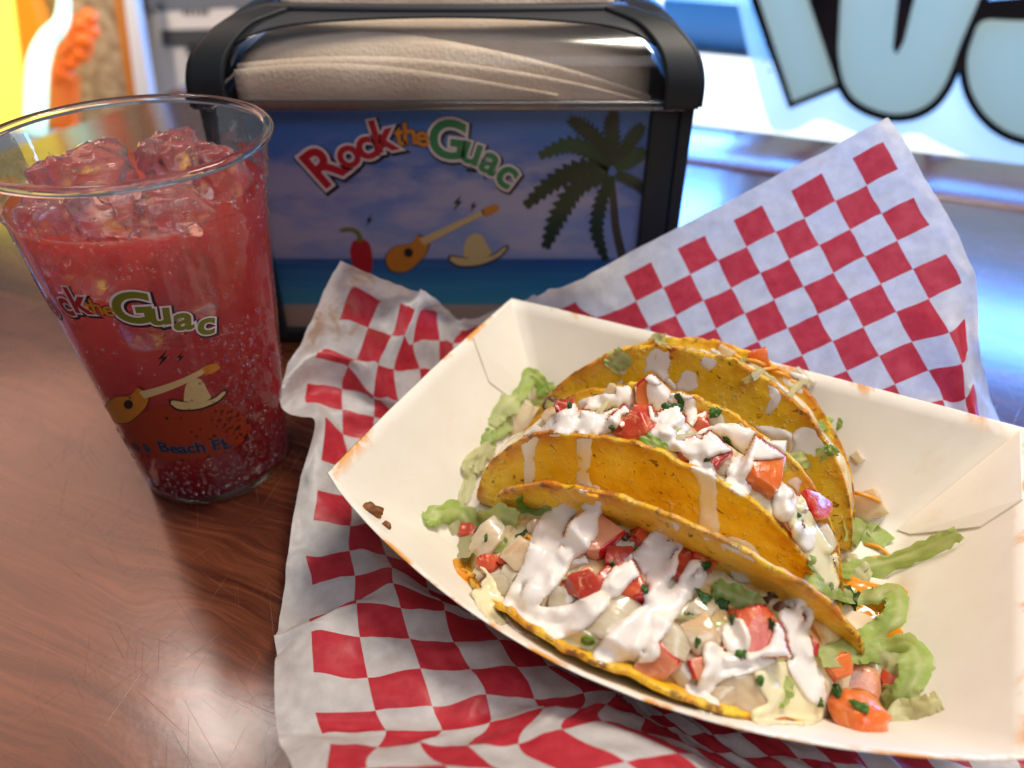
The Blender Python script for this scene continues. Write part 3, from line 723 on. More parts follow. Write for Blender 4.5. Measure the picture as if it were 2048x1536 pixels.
def ribbon(name, pix, width, m, parent=None, lifts=0.1, twist=(0.0, 0.0), pale=(0, 0), ripple=0.09, curl=0.12, label=None, cat=None, group=None, taper=True):
    """a shred of lettuce laid through the given points; lifts raise it off what lies below"""
    n = len(pix); lifts = lifts if isinstance(lifts, (list, tuple)) else [lifts]*n; P = []
    for (u, v), l in zip(pix, lifts):
        p, nn = CAST.hit(u, v); P.append(p+(EYE-p).normalized()*l)
    pts = [Vector(q) for q in smoothpath(P, 7)]; N = len(pts); NWd = 10; vs, at = [], []; seedc[0] += 1; sd = seedc[0]
    wd = width*(P[0]-EYE).length/F*0.5
    for i, p in enumerate(pts):
        t = (pts[min(i+1, N-1)]-pts[max(i-1, 0)]).normalized(); f = i/(N-1)
        view = (EYE-p).normalized(); side = t.cross(view).normalized(); ph = twist[0]+(twist[1]-twist[0])*f
        up = side.cross(t).normalized(); s2 = side*math.cos(ph)+up*math.sin(ph); u2 = s2.cross(t).normalized()
        ww = wd*(0.55+0.45*math.sin(math.pi*min(max(f*.9+.05, 0), 1))**0.6 if taper else 1)*(1+0.55*nz(V3(f*4.5, sd, 0), 1))
        for j in range(NWd+1):
            q = -1+2*j/NWd
            vs.append(p+s2*(ww*q*(1+.28*nz(V3(f*N*.45, 2*q, sd), 1)+.2*abs(q)*nz(V3(f*N*1.2, q, sd), 1)))+u2*(-curl*ww*q*q+ripple*nz(V3(f*N*0.25, q*1.5, sd), 1.0)+ripple*1.5*abs(q)**2*nz(V3(f*N*0.6, q, sd+5), 1.0)+ww*.07*(abs(((q*1.5+sd+.5*nz(V3(f*3, sd, 0), 1)) % 1)-.5)*2-.5))); at.append(min(1, max(0, pale[0]+(pale[1]-pale[0])*f+.45*max(0, 1-abs(q+.2)*3)+.35*nz(V3(f*6, q*1.2, sd), 1))))
    fs = [[i*(NWd+1)+j, (i+1)*(NWd+1)+j, (i+1)*(NWd+1)+j+1, i*(NWd+1)+j+1] for i in range(N-1) for j in range(NWd)]
    n1 = len(vs); vs, fs = solid(vs, fs, 0.009)
    o = make(name, vs, fs, m, parent, attr={'pale': (at*3)[:len(vs)]})
    o.data.set_sharp_from_angle(angle=0.6)
    if label: tag(o, label, cat, group)
    return o
def cream(name, path, parent, m=None, flatten=0.36, label=None, voxel=0.042, per=8, lift=0.0):
    """a thick drizzle: flattened blobs following what lies below, fused into one skin"""
    m = m or M_cream; segs = smoothpath([(u, v, r) for u, v, r in path], per) if len(path) > 1 else [np.array(path[0], float)]
    bm = bmesh.new(); hits = [CAST.hit(u, v) for u, v, r in segs]; k = len(hits)
    if k > 4:
        wts = ((-2, 1), (-1, 2), (0, 3), (1, 2), (2, 1)); sm_ = []
        for i in range(k):
            P = Vector(); Nn = Vector(); tw = 0
            for d, w_ in wts:
                if 0 <= i+d < k and 0 <= i-d < k: P += hits[i+d][0]*w_; Nn += hits[i+d][1]*w_; tw += w_
            P = P/tw; top = hits[i][0]; P = P if (P-EYE).length < (top-EYE).length+.05 else lerp(P, top, .6)
            sm_.append((P, Nn.normalized()))
        hits = sm_
    for (u, v, r), (p, n) in zip(segs, hits):
        rr = 1.1*r*(p-EYE).length/F; n2 = (n*.75+(EYE-p).normalized()*.25).normalized()
        a, b = basis(n2, 0); h = max(rr*flatten, 0.10)
        M = Matrix(((a.x*rr, b.x*rr, n2.x*h, p.x+n2.x*lift), (a.y*rr, b.y*rr, n2.y*h, p.y+n2.y*lift), (a.z*rr, b.z*rr, n2.z*h, p.z+n2.z*lift), (0, 0, 0, 1)))
        bmesh.ops.create_icosphere(bm, subdivisions=2, radius=1.0, matrix=M)
    vs, fs = bm_data(bm)
    me = bpy.data.meshes.new('blob'); me.from_pydata([v for v in vs], [], fs); o = bpy.data.objects.new('blob', me); COL.objects.link(o)
    r1 = o.modifiers.new('r', 'REMESH'); r1.mode = 'VOXEL'; r1.voxel_size = voxel
    s1 = o.modifiers.new('s', 'SMOOTH'); s1.iterations = 12; s1.factor = 0.5
    dg = bpy.context.evaluated_depsgraph_get(); ev = o.evaluated_get(dg); em = ev.to_mesh()
    vs = [v.co.copy() for v in em.vertices]; fs = [list(p.vertices) for p in em.polygons]; ev.to_mesh_clear()
    bpy.data.objects.remove(o); bpy.data.meshes.remove(me)
    vs = [v+Vector((nz(v, 3.5, 1), nz(v, 3.5, 2), nz(v, 3.5, 3)))*0.025 for v in vs]
    return make(name, vs, fs, m, parent)
def film(name, paths, parent, m, hmax=0.24, step=3.2, blend=9.0, minpts=12):
    """pourable cream: one film over everything inside the union of the given strokes, thin at its edge, split into its islands"""
    seg = []
    for path in paths:
        q = [np.array(x, float) for x in (smoothpath(path, 5) if len(path) > 1 else [path[0], (path[0][0]+1, path[0][1], path[0][2])])]
        seg += [(a, b) for a, b in zip(q, q[1:])]
    A_ = np.array([a for a, b in seg]); B_ = np.array([b for a, b in seg])
    u0, v0 = (A_[:, :2]-A_[:, 2:3]).min(0)-16; u1, v1 = (A_[:, :2]+A_[:, 2:3]).max(0)+16
    U = np.arange(u0, u1, step); Vv = np.arange(v0, v1, step); UU, VV = np.meshgrid(U, Vv, indexing='ij')
    def field(P):
        out = np.full(len(P), 1e9)
        for a, b in zip(A_, B_):
            ab = b[:2]-a[:2]; t = np.clip(((P-a[:2])@ab)/(ab@ab+1e-9), 0, 1)
            d = np.hypot(*(P-a[:2]-t[:, None]*ab).T)-(a[2]+(b[2]-a[2])*t)*1.02
            h = np.clip(.5+.5*(out-d)/blend, 0, 1); out = out*(1-h)+d*h-blend*h*(1-h)
        return out
    P = np.c_[UU.ravel(), VV.ravel()]; wob = np.array([3.2*nz((p[0], p[1], 0), .035, 3)+1.6*nz((p[0], p[1], 5), .09, 7) for p in P])
    f = (field(P)+wob).reshape(UU.shape); gu, gv = np.gradient(f, step)
    inside = f < step*0.5; nu, nv = f.shape
    ids = -np.ones(f.shape, int); pts = []
    for i in range(nu):
        for j in range(nv):
            if inside[i, j]:
                ids[i, j] = len(pts); uu, vv = UU[i, j], VV[i, j]
                if f[i, j] > -step*.9:
                    g2 = gu[i, j]**2+gv[i, j]**2+1e-3; k = f[i, j]/g2; k = max(-4, min(4, k)); uu -= gu[i, j]*k; vv -= gv[i, j]*k
                pts.append((uu, vv, f[i, j], i, j))
    hit = np.array([(CAST.hit(p[0], p[1])[0]-EYE).length for p in pts]); d = hit.copy()
    nb = [[ids[i+a, j+b] for a, b in ((1, 0), (-1, 0), (0, 1), (0, -1)) if 0 <= i+a < nu and 0 <= j+b < nv and ids[i+a, j+b] >= 0] for (_, _, _, i, j) in pts]
    # the film parts where one thing stands well in front of another: no bridges through the air
    full = [len(n_) for n_ in nb]; nb = [[q for q in n_ if abs(hit[q]-hit[k]) < .5] for k, n_ in enumerate(nb)]
    cut = [0.0 if len(nb[k]) < full[k] else 1.0 for k in range(len(nb))]; ring = [min([cut[k]]+[cut[q]+.5 for q in nb[k]]) for k in range(len(nb))]
    fade = np.array([.25 if r < .1 else .6 if r < .6 else 1.0 for r in ring])
    for _ in range(22):
        av = np.array([d[n_].mean() if n_ else d[k] for k, n_ in enumerate(nb)]); d = np.minimum(hit, np.maximum(hit-.30, .35*d+.65*av))
    s_ = np.clip(np.array([-p[2] for p in pts])/15.0, 0, 1); th = fade*hmax*np.sqrt(1-(1-s_)**2)*(1+.25*np.array([nz((p[0], p[1], 9), .03, 1) for p in pts]))
    # soften the skin
    top = d-th-.015
    for _ in range(3): top = np.array([.5*top[k]+.5*top[n_].mean() if len(n_) == 4 else top[k] for k, n_ in enumerate(nb)])
    front = [EYE+ray(p[0], p[1]).normalized()*t for p, t in zip(pts, top)]; backp = [EYE+ray(p[0], p[1]).normalized()*(t+.05) for p, t in zip(pts, d)]
    quads = []
    for i in range(nu-1):
        for j in range(nv-1):
            q = [ids[i, j], ids[i+1, j], ids[i+1, j+1], ids[i, j+1]]
            if min(q) >= 0:
                dd = d[q]
                if dd.max()-dd.min() < .75: quads.append(q)
    # islands
    par = list(range(len(pts)))
    def find(x):
        while par[x] != x: par[x] = par[par[x]]; x = par[x]
        return x
    for q in quads:
        for k in q[1:]: par[find(k)] = find(q[0])
    groups = {}
    for q in quads: groups.setdefault(find(q[0]), []).append(q)
    for qs in groups.values():
        if len(qs) < minpts: continue
        use = sorted({k for q in qs for k in q}); mp = {k: n for n, k in enumerate(use)}; n = len(use)
        fs = [[mp[k] for k in q] for q in qs]; edges = {}
        for q in fs:
            for a, b in zip(q, q[1:]+q[:1]): edges[(a, b)] = 1
        rim_ = [(a, b) for a, b in edges if (b, a) not in edges]
        V_ = [front[k] for k in use]+[backp[k] for k in use]
        F_ = fs+[[k+n for k in q[::-1]] for q in fs]+[[b, a, a+n, b+n] for a, b in rim_]
        tn = [float(1-min(1, s_[k]*1.5)) for k in use]; make(name, V_, F_, m, parent, attr={'thin': tn*2}); food_add(V_, F_)
t1, t2, t3 = taco_obj[1], taco_obj[2], taco_obj[3]

# lettuce under the toppings
for par, pix, wd, m, lf, tw, pl in [
    (t1, [(930,1075),(965,1050),(1000,1035),(1035,1050)], 50, M_lettuce, [.1,.3,.4,.2], (.3,-.4), (.4,.1)),
    (t1, [(1045,985),(1050,1010),(1075,1025),(1095,1010)], 40, M_lettuce_g, .2, (.8,.0), (0,.3)),
    (t1, [(940,1100),(970,1085),(1010,1090)], 40, M_lettuce, .15, (0,.5), (.5,.2)),
    (t1, [(1425,1185),(1460,1195),(1500,1210),(1540,1250)], 56, M_lettuce_g, .15, (.2,-.3), (0,.4)),
    (t1, [(1540,1405),(1560,1385),(1570,1350)], 40, M_lettuce, .2, (0,.4), (.1,.5)),
    (t1, [(1560,1260),(1590,1300),(1610,1280)], 34, M_lettuce_w, .15, (0,.6), (.5,.5)),
    (t2, [(975,870),(1005,850),(1035,830),(1060,825)], 46, M_lettuce, [.1,.3,.3,.1], (.2,-.2), (.2,.6)),
    (t2, [(1265,868),(1290,878),(1315,890),(1335,897)], 26, M_lettuce_g, .25, (.2,.4), (0,0)),
    (t2, [(1530,925),(1570,925),(1610,920),(1650,905)], 34, M_lettuce, .25, (.3,-.3), (.2,.3)),
    (t2, [(1650,900),(1662,900),(1672,915)], 20, M_lettuce_g, .25, (0,.3), (0,0)),
    (t3, [(1222,740),(1235,725),(1250,705)], 48, M_lettuce, .14, (0,.3), (.1,.4)),
    (t3, [(1300,675),(1330,680),(1355,665),(1375,650)], 24, M_lettuce, [.0,.2,.2,.2], (.3,-.3), (.6,0)),
    (t3, [(1320,640),(1325,665),(1320,690)], 22, M_lettuce_w, .15, (0,.3), (.3,.3)),
    (t2, [(985,860),(975,885),(990,900)], 30, M_lettuce_g, .2, (0,.5), (.2,.5))]:
    ribbon('lettuce_shred', pix, wd, m, par, lf, tw, pl)

for k in range(16):
    par = (t1, t2, t1, t3)[k % 4]; f_ = rng.random()
    u, v = {t1: (990+620*f_, 1120+190*f_), t2: (1060+540*f_, 815+200*f_*f_), t3: (1480+120*f_, 720+60*f_)}[par]
    g = rng.uniform(-.9, .9); L = rng.uniform(24, 46)
    ribbon('lettuce_shred', [(u-L*math.cos(g), v-L*math.sin(g)), (u, v+rng.uniform(-10, 10)), (u+L*math.cos(g), v+L*math.sin(g))], rng.uniform(9, 16), rng.choice((M_lettuce, M_lettuce_w)), par, [.1, .28, .12], (rng.uniform(-.6, .6), rng.uniform(-.6, .6)), (.2, .6), ripple=.05)
# chunks on the tacos: (name, material, u, v, size, parent, aspect, extra)
onA = (1, .8, .45)
CH = []
for u, v, s, m in [(1185,1085,84,M_tomato_p),(1292,1072,62,M_tomato),(1175,1178,62,M_tomato_d),(1255,1180,70,M_tomato),(1360,1140,56,M_tomato_d),(1405,1112,44,M_tomato),
                   (1508,1265,84,M_tomato),(1457,1308,36,M_tomato),(1400,1335,44,M_tomato_p),(985,1132,40,M_tomato),(1235,1120,46,M_tomato_d),(1320,1325,66,M_tomato_p),(1585,1240,34,M_tomato_d),(1215,1165,40,M_tomato_d),(1560,1300,30,M_tomato_d),(1075,1180,28,M_tomato)]:
    CH.append(('tomato_piece', m, u, v, s, t1, (1, .82, .7), {}))
for u, v, s, m in [(985,1083,72,M_onion),(1047,1112,66,M_onion_p),(1000,1170,56,M_onion),(1075,1198,70,M_onion_p),(1243,1088,64,M_onion),(1215,1238,110,M_onion),(1150,1115,50,M_onion_p),(1338,1285,74,M_onion),
                   (1400,1275,70,M_onion_p),(1490,1385,80,M_onion_p),(1450,1395,56,M_onion_p),(1555,1245,60,M_onion_p),(1400,1225,50,M_onion),(965,1205,50,M_onion),(1310,1345,52,M_onion_p),(1130,1205,60,M_onion),
                   (1075,1055,38,M_onion_p),(1365,1345,40,M_onion_p),(1020,1150,40,M_onion),(1270,1275,60,M_onion),(1180,1255,56,M_onion),(1520,1395,60,M_onion),(1430,1265,36,M_onion)]:
    CH.append(('onion_piece', m, u, v, s, t1, onA, {'bend': .35}))
for u, v, s, m in [(1310,788,64,M_tomato_o),(1278,858,66,M_tomato),(1135,835,46,M_tomato_d),(1185,822,40,M_tomato),(1243,850,44,M_tomato_d),(1395,845,50,M_tomato),(1345,845,44,M_tomato_d),(1378,908,46,M_tomato_d),
                   (1420,910,56,M_tomato_d),(1510,950,80,M_tomato_o),(1612,1022,58,M_tomato),(1582,1055,34,M_tomato_d),(1290,835,40,M_tomato),(1570,1040,40,M_tomato_p)]:
    CH.append(('tomato_piece', m, u, v, s, t2, (1, .82, .75), {}))
for u, v, s, m in [(1045,845,92,M_onion),(1085,805,60,M_onion_p),(1265,815,60,M_onion_p),(1430,845,44,M_onion),(1135,858,44,M_onion),(1440,930,38,M_onion_p),(1230,790,44,M_onion_p),(1560,990,44,M_onion),(1480,870,40,M_onion),(1640,1080,56,M_onion),(1540,905,50,M_onion),(1180,845,40,M_onion)]:
    CH.append(('onion_piece', m, u, v, s, t2, onA, {'bend': .3}))
for u, v, s, m in [(1520,722,40,M_tomato_o),(1600,762,44,M_onion),(1450,712,36,M_onion_p)]:
    CH.append(('tomato_piece' if 'tomato' in m.name else 'onion_piece', m, u, v, s, t3, onA, {}))
for k in range(46):                                   # small bits between the larger pieces
    par = t1 if k % 3 else t2
    f_ = rng.random(); u, v = (1000+640*f_+rng.uniform(-30, 30), 1150+190*f_+rng.uniform(-75, 60)) if par is t1 else (1090+520*f_, 825+200*f_*f_+rng.uniform(-20, 25))
    m = rng.choice((M_tomato, M_tomato_d, M_tomato_p, M_onion_p, M_onion, M_meat)); nm = 'tomato_piece' if 'tomato' in m.name else 'onion_piece' if 'onion' in m.name else 'meat_crumb'
    CH.append((nm, m, u, v, rng.uniform(18, 34), par, (1, rng.uniform(.5, .9), .6), {}))
for name, m, u, v, s, par, asp, kw in CH: chunk(name, m, u, v, s, par, asp, **kw)
CAST.re()
# queso, then cream, then herbs on top
film('queso_pool', [[(960,1150,16),(975,1195,24),(1005,1230,20)], [(1110,1270,14),(1160,1285,22),(1215,1315,16)], [(1535,1335,26),(1565,1370,38),(1590,1410,34),(1620,1425,20),(1520,1430,18)]], t1, M_queso, .16)
film('queso_pool', [[(1585,1000,20),(1610,1060,22),(1640,1110,24),(1665,1150,26),(1655,1170,18)]], t2, M_queso, .16)
CAST.re()
CREAM = [
    (t1, [(1185,985,18),(1180,1010,26),(1140,1035,34),(1115,1070,44),(1100,1110,40),(1080,1150,36),(1055,1185,30),(1035,1215,26),(1060,1240,28),(1110,1248,28),(1160,1230,24),(1205,1200,16)]),
    (t1, [(1170,1050,26),(1150,1085,26)]),
    (t1, [(1345,1050,24),(1330,1085,32),(1285,1120,20),(1245,1150,18),(1225,1175,20)]),
    (t1, [(1315,1110,18),(1330,1125,24),(1312,1170,18),(1322,1210,24),(1355,1195,18),(1385,1160,20),(1392,1135,16)]),
    (t1, [(1325,1220,28),(1300,1245,34),(1265,1275,34),(1225,1300,26),(1205,1310,14)]),
    (t1, [(1260,1290,26),(1300,1305,20)]),
    (t1, [(1452,1085,10),(1475,1098,20),(1490,1120,28),(1490,1142,22)]),
    (t1, [(1470,1255,20),(1475,1285,26)]),
    (t1, [(1625,1195,20),(1600,1215,30),(1585,1250,30),(1570,1285,22),(1535,1312,14),(1490,1328,16),(1440,1335,18),(1415,1365,14),(1400,1400,8)]),
    (t1, [(1420,1300,16),(1440,1330,22)]),
    (t1, [(1595,1270,22),(1600,1320,24),(1620,1360,22),(1638,1395,14)]),
    (t1, [(1378,1378,10),(1388,1395,12)]), (t1, [(1405,1408,16),(1425,1412,14)]),
    (t2, [(1070,868,16),(1060,885,13),(1060,915,12),(1062,965,11)]),
    (t2, [(1178,850,18),(1172,880,13),(1170,930,12),(1168,975,12)]),
    (t2, [(1395,930,16),(1412,950,17),(1417,1000,17),(1420,1060,20)]),
    (t2, [(1105,855,16),(1135,845,22),(1180,815,18),(1225,812,20),(1250,808,14)]),
    (t2, [(1160,845,14),(1200,842,20),(1225,838,16)]),
    (t2, [(1320,775,24),(1330,800,28),(1318,830,16)]),
    (t2, [(1368,800,20),(1365,830,24),(1360,850,16)]),
    (t2, [(1245,770,10),(1252,795,14)]),
    (t2, [(1385,900,20),(1430,880,26),(1470,872,22)]), (t2, [(1490,885,26),(1535,885,30),(1570,885,22)]),
    (t2, [(1465,945,12),(1485,930,16),(1470,970,10)]), (t2, [(1460,965,10),(1490,980,14)]),
    (t2, [(1590,965,14),(1570,1000,20),(1565,1030,14)]), (t2, [(1320,870,18),(1350,880,22)]),
    (t2, [(1600,1060,16),(1615,1090,16)]),
    (t3, [(1322,702,20),(1318,725,25),(1312,748,20)]), (t3, [(1418,712,14),(1425,722,18)]), (t3, [(1378,745,12),(1378,768,20),(1372,780,14)]),
    (t3, [(1252,722,12),(1248,738,10)]), (t3, [(1545,810,18),(1555,790,12)]), (t3, [(1595,770,22),(1570,758,12)]),
    (t3, [(1605,870,18),(1625,885,26),(1648,892,18)]), (t3, [(1600,908,16),(1620,905,18)]), (t3, [(1535,768,8),(1560,782,9)])]
for par, hm in ((t1, .19), (t2, .16), (t3, .09)):
    film('sour_cream', [p for q, p in CREAM if q is par], par, M_cream, hm)
    CAST.re()
for par, u, v, s in [(t1,973,1076,22),(t1,1045,1070,34),(t1,1225,1130,34),(t1,1385,1065,26),(t1,1410,1130,30),(t1,1405,1195,40),(t1,1290,1180,28),(t1,1520,1360,26),(t1,1545,1250,28),(t1,1465,1240,24),(t1,1485,1308,30),
                   (t1,1395,1285,22),(t1,1640,1405,22),(t1,1380,1235,34),(t1,1270,1100,20),(t1,1430,1190,44),(t1,1445,1210,36),
                   (t2,1140,812,26),(t2,1225,855,18),(t2,1345,815,40),(t2,1360,800,30),(t2,1430,825,40),(t2,1455,880,28),(t2,1415,920,22),(t2,1290,880,26),(t2,1595,1030,16)]:
    leaflet('cilantro_leaf', u, v, s, par, lift=0.07)
ringp, ringn = CAST.hit(1176, 1278)
a_, b_ = basis(ringn, 0); make('scallion_ring', *tube([ringp+ringn*.06+(a_*math.cos(t)+b_*math.sin(t))*0.16 for t in np.linspace(0, 6.283, 14)], 0.05, 6), M_lettuce_g, t1)
for par, u, v, s in [(t1,1040,1000,14),(t1,1250,1075,16),(t1,1545,1190,20),(t1,1560,1215,18),(t1,1535,1205,20)]: chunk('meat_crumb', M_meat, u, v, s, par, (1, .7, .7))
def shred(u, v, L, ang, parent, label=None, cat=None, group=None):
    p, n = CAST.hit(u, v); a, b = basis(n, ang); l = L*(p-EYE).length/F*.5
    vs, fs = tube([p+n*.08+a*(l*t)+n*(0.08*math.cos(t*2))+b*(.08*t*t) for t in (-1, -.5, 0, .5, 1)], 0.075, 6)
    o = make('cheese_shred', vs, fs, M_cheese, parent)
    if label: tag(o, label, cat, group)
for par, u, v, L, g in [(t1,1175,975,40,0.2),(t1,1185,985,30,.5),(t1,1060,1080,24,1.0),(t3,1510,722,40,.2),(t3,1530,735,50,.4),(t3,1480,715,36,-.2),(t1,945,1155,30,1.2),(t1,930,1150,24,.6),(t3,1560,745,40,.1)]: shred(u, v, L, g, par)

# loose bits that fell into the tray
G_L = 'lettuce shreds fallen in the tray'
def loose(pix, wd, m, lf, tw, pl, label, **kw): ribbon('lettuce_shred', pix, wd, m, None, lf, tw, pl, label=label, cat='lettuce', group=G_L, **kw)
loose([(1620,1125),(1690,1142),(1760,1132),(1830,1108),(1880,1085),(1918,1066)], 40, M_lettuce, [.4,.6,.5,.6,.7,.8], (.2,-.2), (0,.45), 'long pale lettuce shred reaching out across the bare tray floor')
loose([(1690,1060),(1720,1065),(1745,1075),(1770,1060)], 56, M_lettuce, .35, (.2,.5), (.3,.1), 'short torn lettuce piece beside the right end of the back taco')
loose([(1610,1150),(1650,1170),(1700,1188),(1750,1190),(1785,1182),(1795,1205),(1785,1240),(1740,1280),(1690,1305),(1640,1315)], 44, M_lettuce, [.3,.4,.5,.6,.7,.7,.6,.6,.5,.4], (.9,-.1), (0,.1), 'green arching lettuce shred looped over the orange sauce puddle', taper=False)
loose([(1660,1185),(1690,1195),(1715,1205)], 46, M_cilantro, .4, (.1,-.3), (0,0), 'dark green leaf at the right end of the middle taco')
loose([(1710,1310),(1760,1300),(1810,1290),(1830,1310),(1828,1350),(1800,1390),(1770,1405)], 48, M_lettuce, [.3,.4,.6,.7,.6,.5,.3], (.6,-.2), (.1,.1), 'curled green lettuce shred around the onion slice')
loose([(1730,1340),(1770,1325),(1800,1335)], 44, M_lettuce_w, [.3,.5,.4], (.2,.4), (.3,.6), 'ruffled pale lettuce edge inside the curled green shred')
loose([(1740,1405),(1790,1400),(1840,1395)], 50, M_lettuce, .2, (.1,.3), (.1,.5), 'flat lettuce piece beneath the onion slice by the loose tomatoes')
loose([(1765,1440),(1810,1422),(1850,1412),(1880,1400)], 36, M_lettuce_w, [.2,.25,.3,.3], (.4,.1), (.6,.8), 'whitish lettuce rib lying right of the orange tomato chunk')
loose([(850,1040),(885,1025),(920,1030),(945,1065)], 48, M_lettuce, [.2,.4,.5,.2], (.5,-.4), (0,.3), 'green lettuce curl at the left end of the front taco')
loose([(900,1050),(925,1080),(950,1100)], 56, M_lettuce_w, .1, (0,.3), (.4,.5), 'pale lettuce leaf flat on the tray under the green curl')
loose([(955,905),(935,930),(940,960),(925,1000),(915,1015)], 24, M_lettuce_w, [.4,.4,.3,.3,.2], (.5,-.3), (.7,.8), 'thin whitish lettuce strand hanging off the middle taco')
loose([(985,895),(960,915),(950,945)], 40, M_lettuce_w, .3, (.2,.6), (.6,.8), 'broad whitish lettuce strip at the left end of the middle taco')
loose([(1035,800),(1050,770),(1060,750),(1080,765),(1095,785)], 34, M_lettuce, [.2,.5,.6,.5,.3], (.4,-.5), (.1,0), 'bright green lettuce loop standing left of the back taco')
loose([(985,850),(1000,825),(1030,800),(1050,790)], 40, M_lettuce, [.2,.4,.4,.2], (.1,.5), (.6,.4), 'yellowish lettuce leaf below the bright green loop')
loose([(1075,790),(1095,775),(1110,772)], 22, M_lettuce_g, .3, (.2,.5), (0,.2), 'small green lettuce tip touching the left edge of the back taco')
loose([(1635,855),(1660,845),(1685,850)], 26, M_lettuce, .15, (.2,-.2), (0,0), 'lone yellow green lettuce bit on the tray back wall')
loose([(1690,1115),(1720,1150),(1740,1160)], 46, M_lettuce_w, .2, (.1,.3), (.6,.7), 'pale lettuce flake under the long shred')
G_B = 'tomato pieces fallen in the tray'
def lchunk(name, m, u, v, s, asp, label, cat, group=None, **kw): chunk(name, m, u, v, s, None, asp, label=label, cat=cat, group=group, **kw)
lchunk('tomato_piece', M_tomato_p, 1700, 1372, 78, (1, .85, .5), 'pinkish tomato square beside the right tip of the front taco', 'tomato', G_B, sink=.1, blob=True, sharp=4.5, rough=.16)
lchunk('tomato_piece', M_tomato_o, 1716, 1448, 84, (1, .85, .55), 'large bright orange tomato chunk nearest the tray front rim', 'tomato', G_B, sink=.1, blob=True, sharp=3.0, rough=.22, spin=.7)
lchunk('tomato_piece', M_tomato_o, 1672, 1330, 44, (1, .8, .6), 'small orange tomato bit behind the pinkish tomato square', 'tomato', G_B)
lchunk('tomato_piece', M_tomato, 1788, 1378, 36, (1, .7, .7), 'small red tomato bit under the end of the onion slice', 'tomato', G_B)
lchunk('tomato_piece', M_tomato, 935, 1062, 34, (1, .9, .7), 'small red tomato cube by the left lettuce curl', 'tomato', G_B)
lchunk('onion_piece', M_onion, 1755, 1362, 80, (1, .36, .3), 'cream onion slice resting in the curled green lettuce', 'onion', spin=2.7)
lchunk('onion_piece', M_onion_p, 1730, 1012, 60, (1, .8, .6), 'translucent onion chunk beside the right edge of the back taco', 'onion')
lchunk('onion_piece', M_onion_p, 1715, 915, 20, (1, .8, .5), 'tiny onion crumb alone on the tray back wall', 'onion')
CAST.re()
leaflet('cilantro_leaf', 1675, 1385, 44, None, lift=.1); tag(bpy.context.scene.collection.objects[-1], 'dark cilantro sprig left of the pinkish tomato square', 'herb')
leaflet('cilantro_leaf', 1720, 1415, 46, None, lift=.1); tag(bpy.context.scene.collection.objects[-1], 'dark cilantro sprig between the two large loose tomatoes', 'herb')
shred(1755, 1100, 44, .3, None, 'orange cheese shred under the long lettuce shred', 'cheese', 'loose cheese shreds')
shred(1742, 1122, 40, 1.4, None, 'orange cheese shred curled behind the long lettuce shred', 'cheese', 'loose cheese shreds')
shred(1735, 990, 46, .1, None, 'yellow orange cheese shred on top of the onion chunk at right', 'cheese', 'loose cheese shreds')
o = cream('sauce_puddle', [(1700,1180,30),(1735,1210,46),(1770,1215,44),(1790,1200,24),(1790,1235,20)], None, M_oil, .06, voxel=.05); tag(o, 'orange sauce puddle on the tray floor right of the tacos', 'sauce')
o = cream('sauce_puddle', [(1785,1275,20),(1780,1262,16)], None, M_oil, .06, voxel=.04); tag(o, 'small spot of orange sauce just below the larger puddle', 'sauce')
o = cream('sauce_puddle', [(920,1130,18),(925,1150,16),(938,1165,12)], None, M_oil, .15, voxel=.04); tag(o, 'orange sauce smear at the left tip of the front taco', 'sauce')
for u, v, s, lb in [(744, 1024, 34, 'largest brown crumb on the left front tray edge'), (772, 1053, 18, 'small brown crumb on the tray edge below the largest one'), (724, 790, 14, 'tiny brown crumb on the left tray rim')]:
    chunk('food_crumb', M_crumb, u, v, s, None, (1, .7, .6), sharp=2.2, rough=.5, label=lb, cat='crumb', group='crumbs on the tray edge')

# ---------------------------------------------------------------- cup with iced red drink
CX, CY, CH_, RT, RB = -13.2, 26.1, 14.54, 4.96, 3.05
LEV = 12.5
def r_out(z):
    if z < 0.9: return RB+0.10*min(z/0.5, 1)
    if z < 12.55: return RB+0.12+(4.35-RB-0.12)*(z-0.9)/11.65
    return 4.42+(RT-0.18-4.42)*(z-12.55)/(CH_-12.55)
cup = thing('plastic_cup', (CX, CY, 0), 'clear plastic cup of iced red drink with printed lettering on its front', 'cup')
prof = [(0.01, 0.25), (RB-0.5, 0.25), (RB-0.35, 0.05), (RB-0.1, 0.0)]
z = 0.06
prof += [(r_out(z), z) for z in (0.06, .2, .4, .6)]
prof += [(r_out(.8)-0.05, .82), (r_out(.95), 1.0)]+[(r_out(z), z) for z in np.linspace(1.3, 12.4, 24)]
prof += [(4.36, 12.5), (4.42, 12.6)]+[(r_out(z), z) for z in np.linspace(12.7, 14.3, 8)]
vs, fs = lathe(CX, CY, prof, 96); make('cup_wall', vs, fs, M_pet, cup)
ri_ = [(RT-.18-.02+0.20*math.cos(g), CH_-.16+0.17*math.sin(g)) for g in np.linspace(0, 2*math.pi, 13)]
vs, fs = lathe(CX, CY, ri_, 96); make('cup_rim', vs, fs, M_rim, cup)
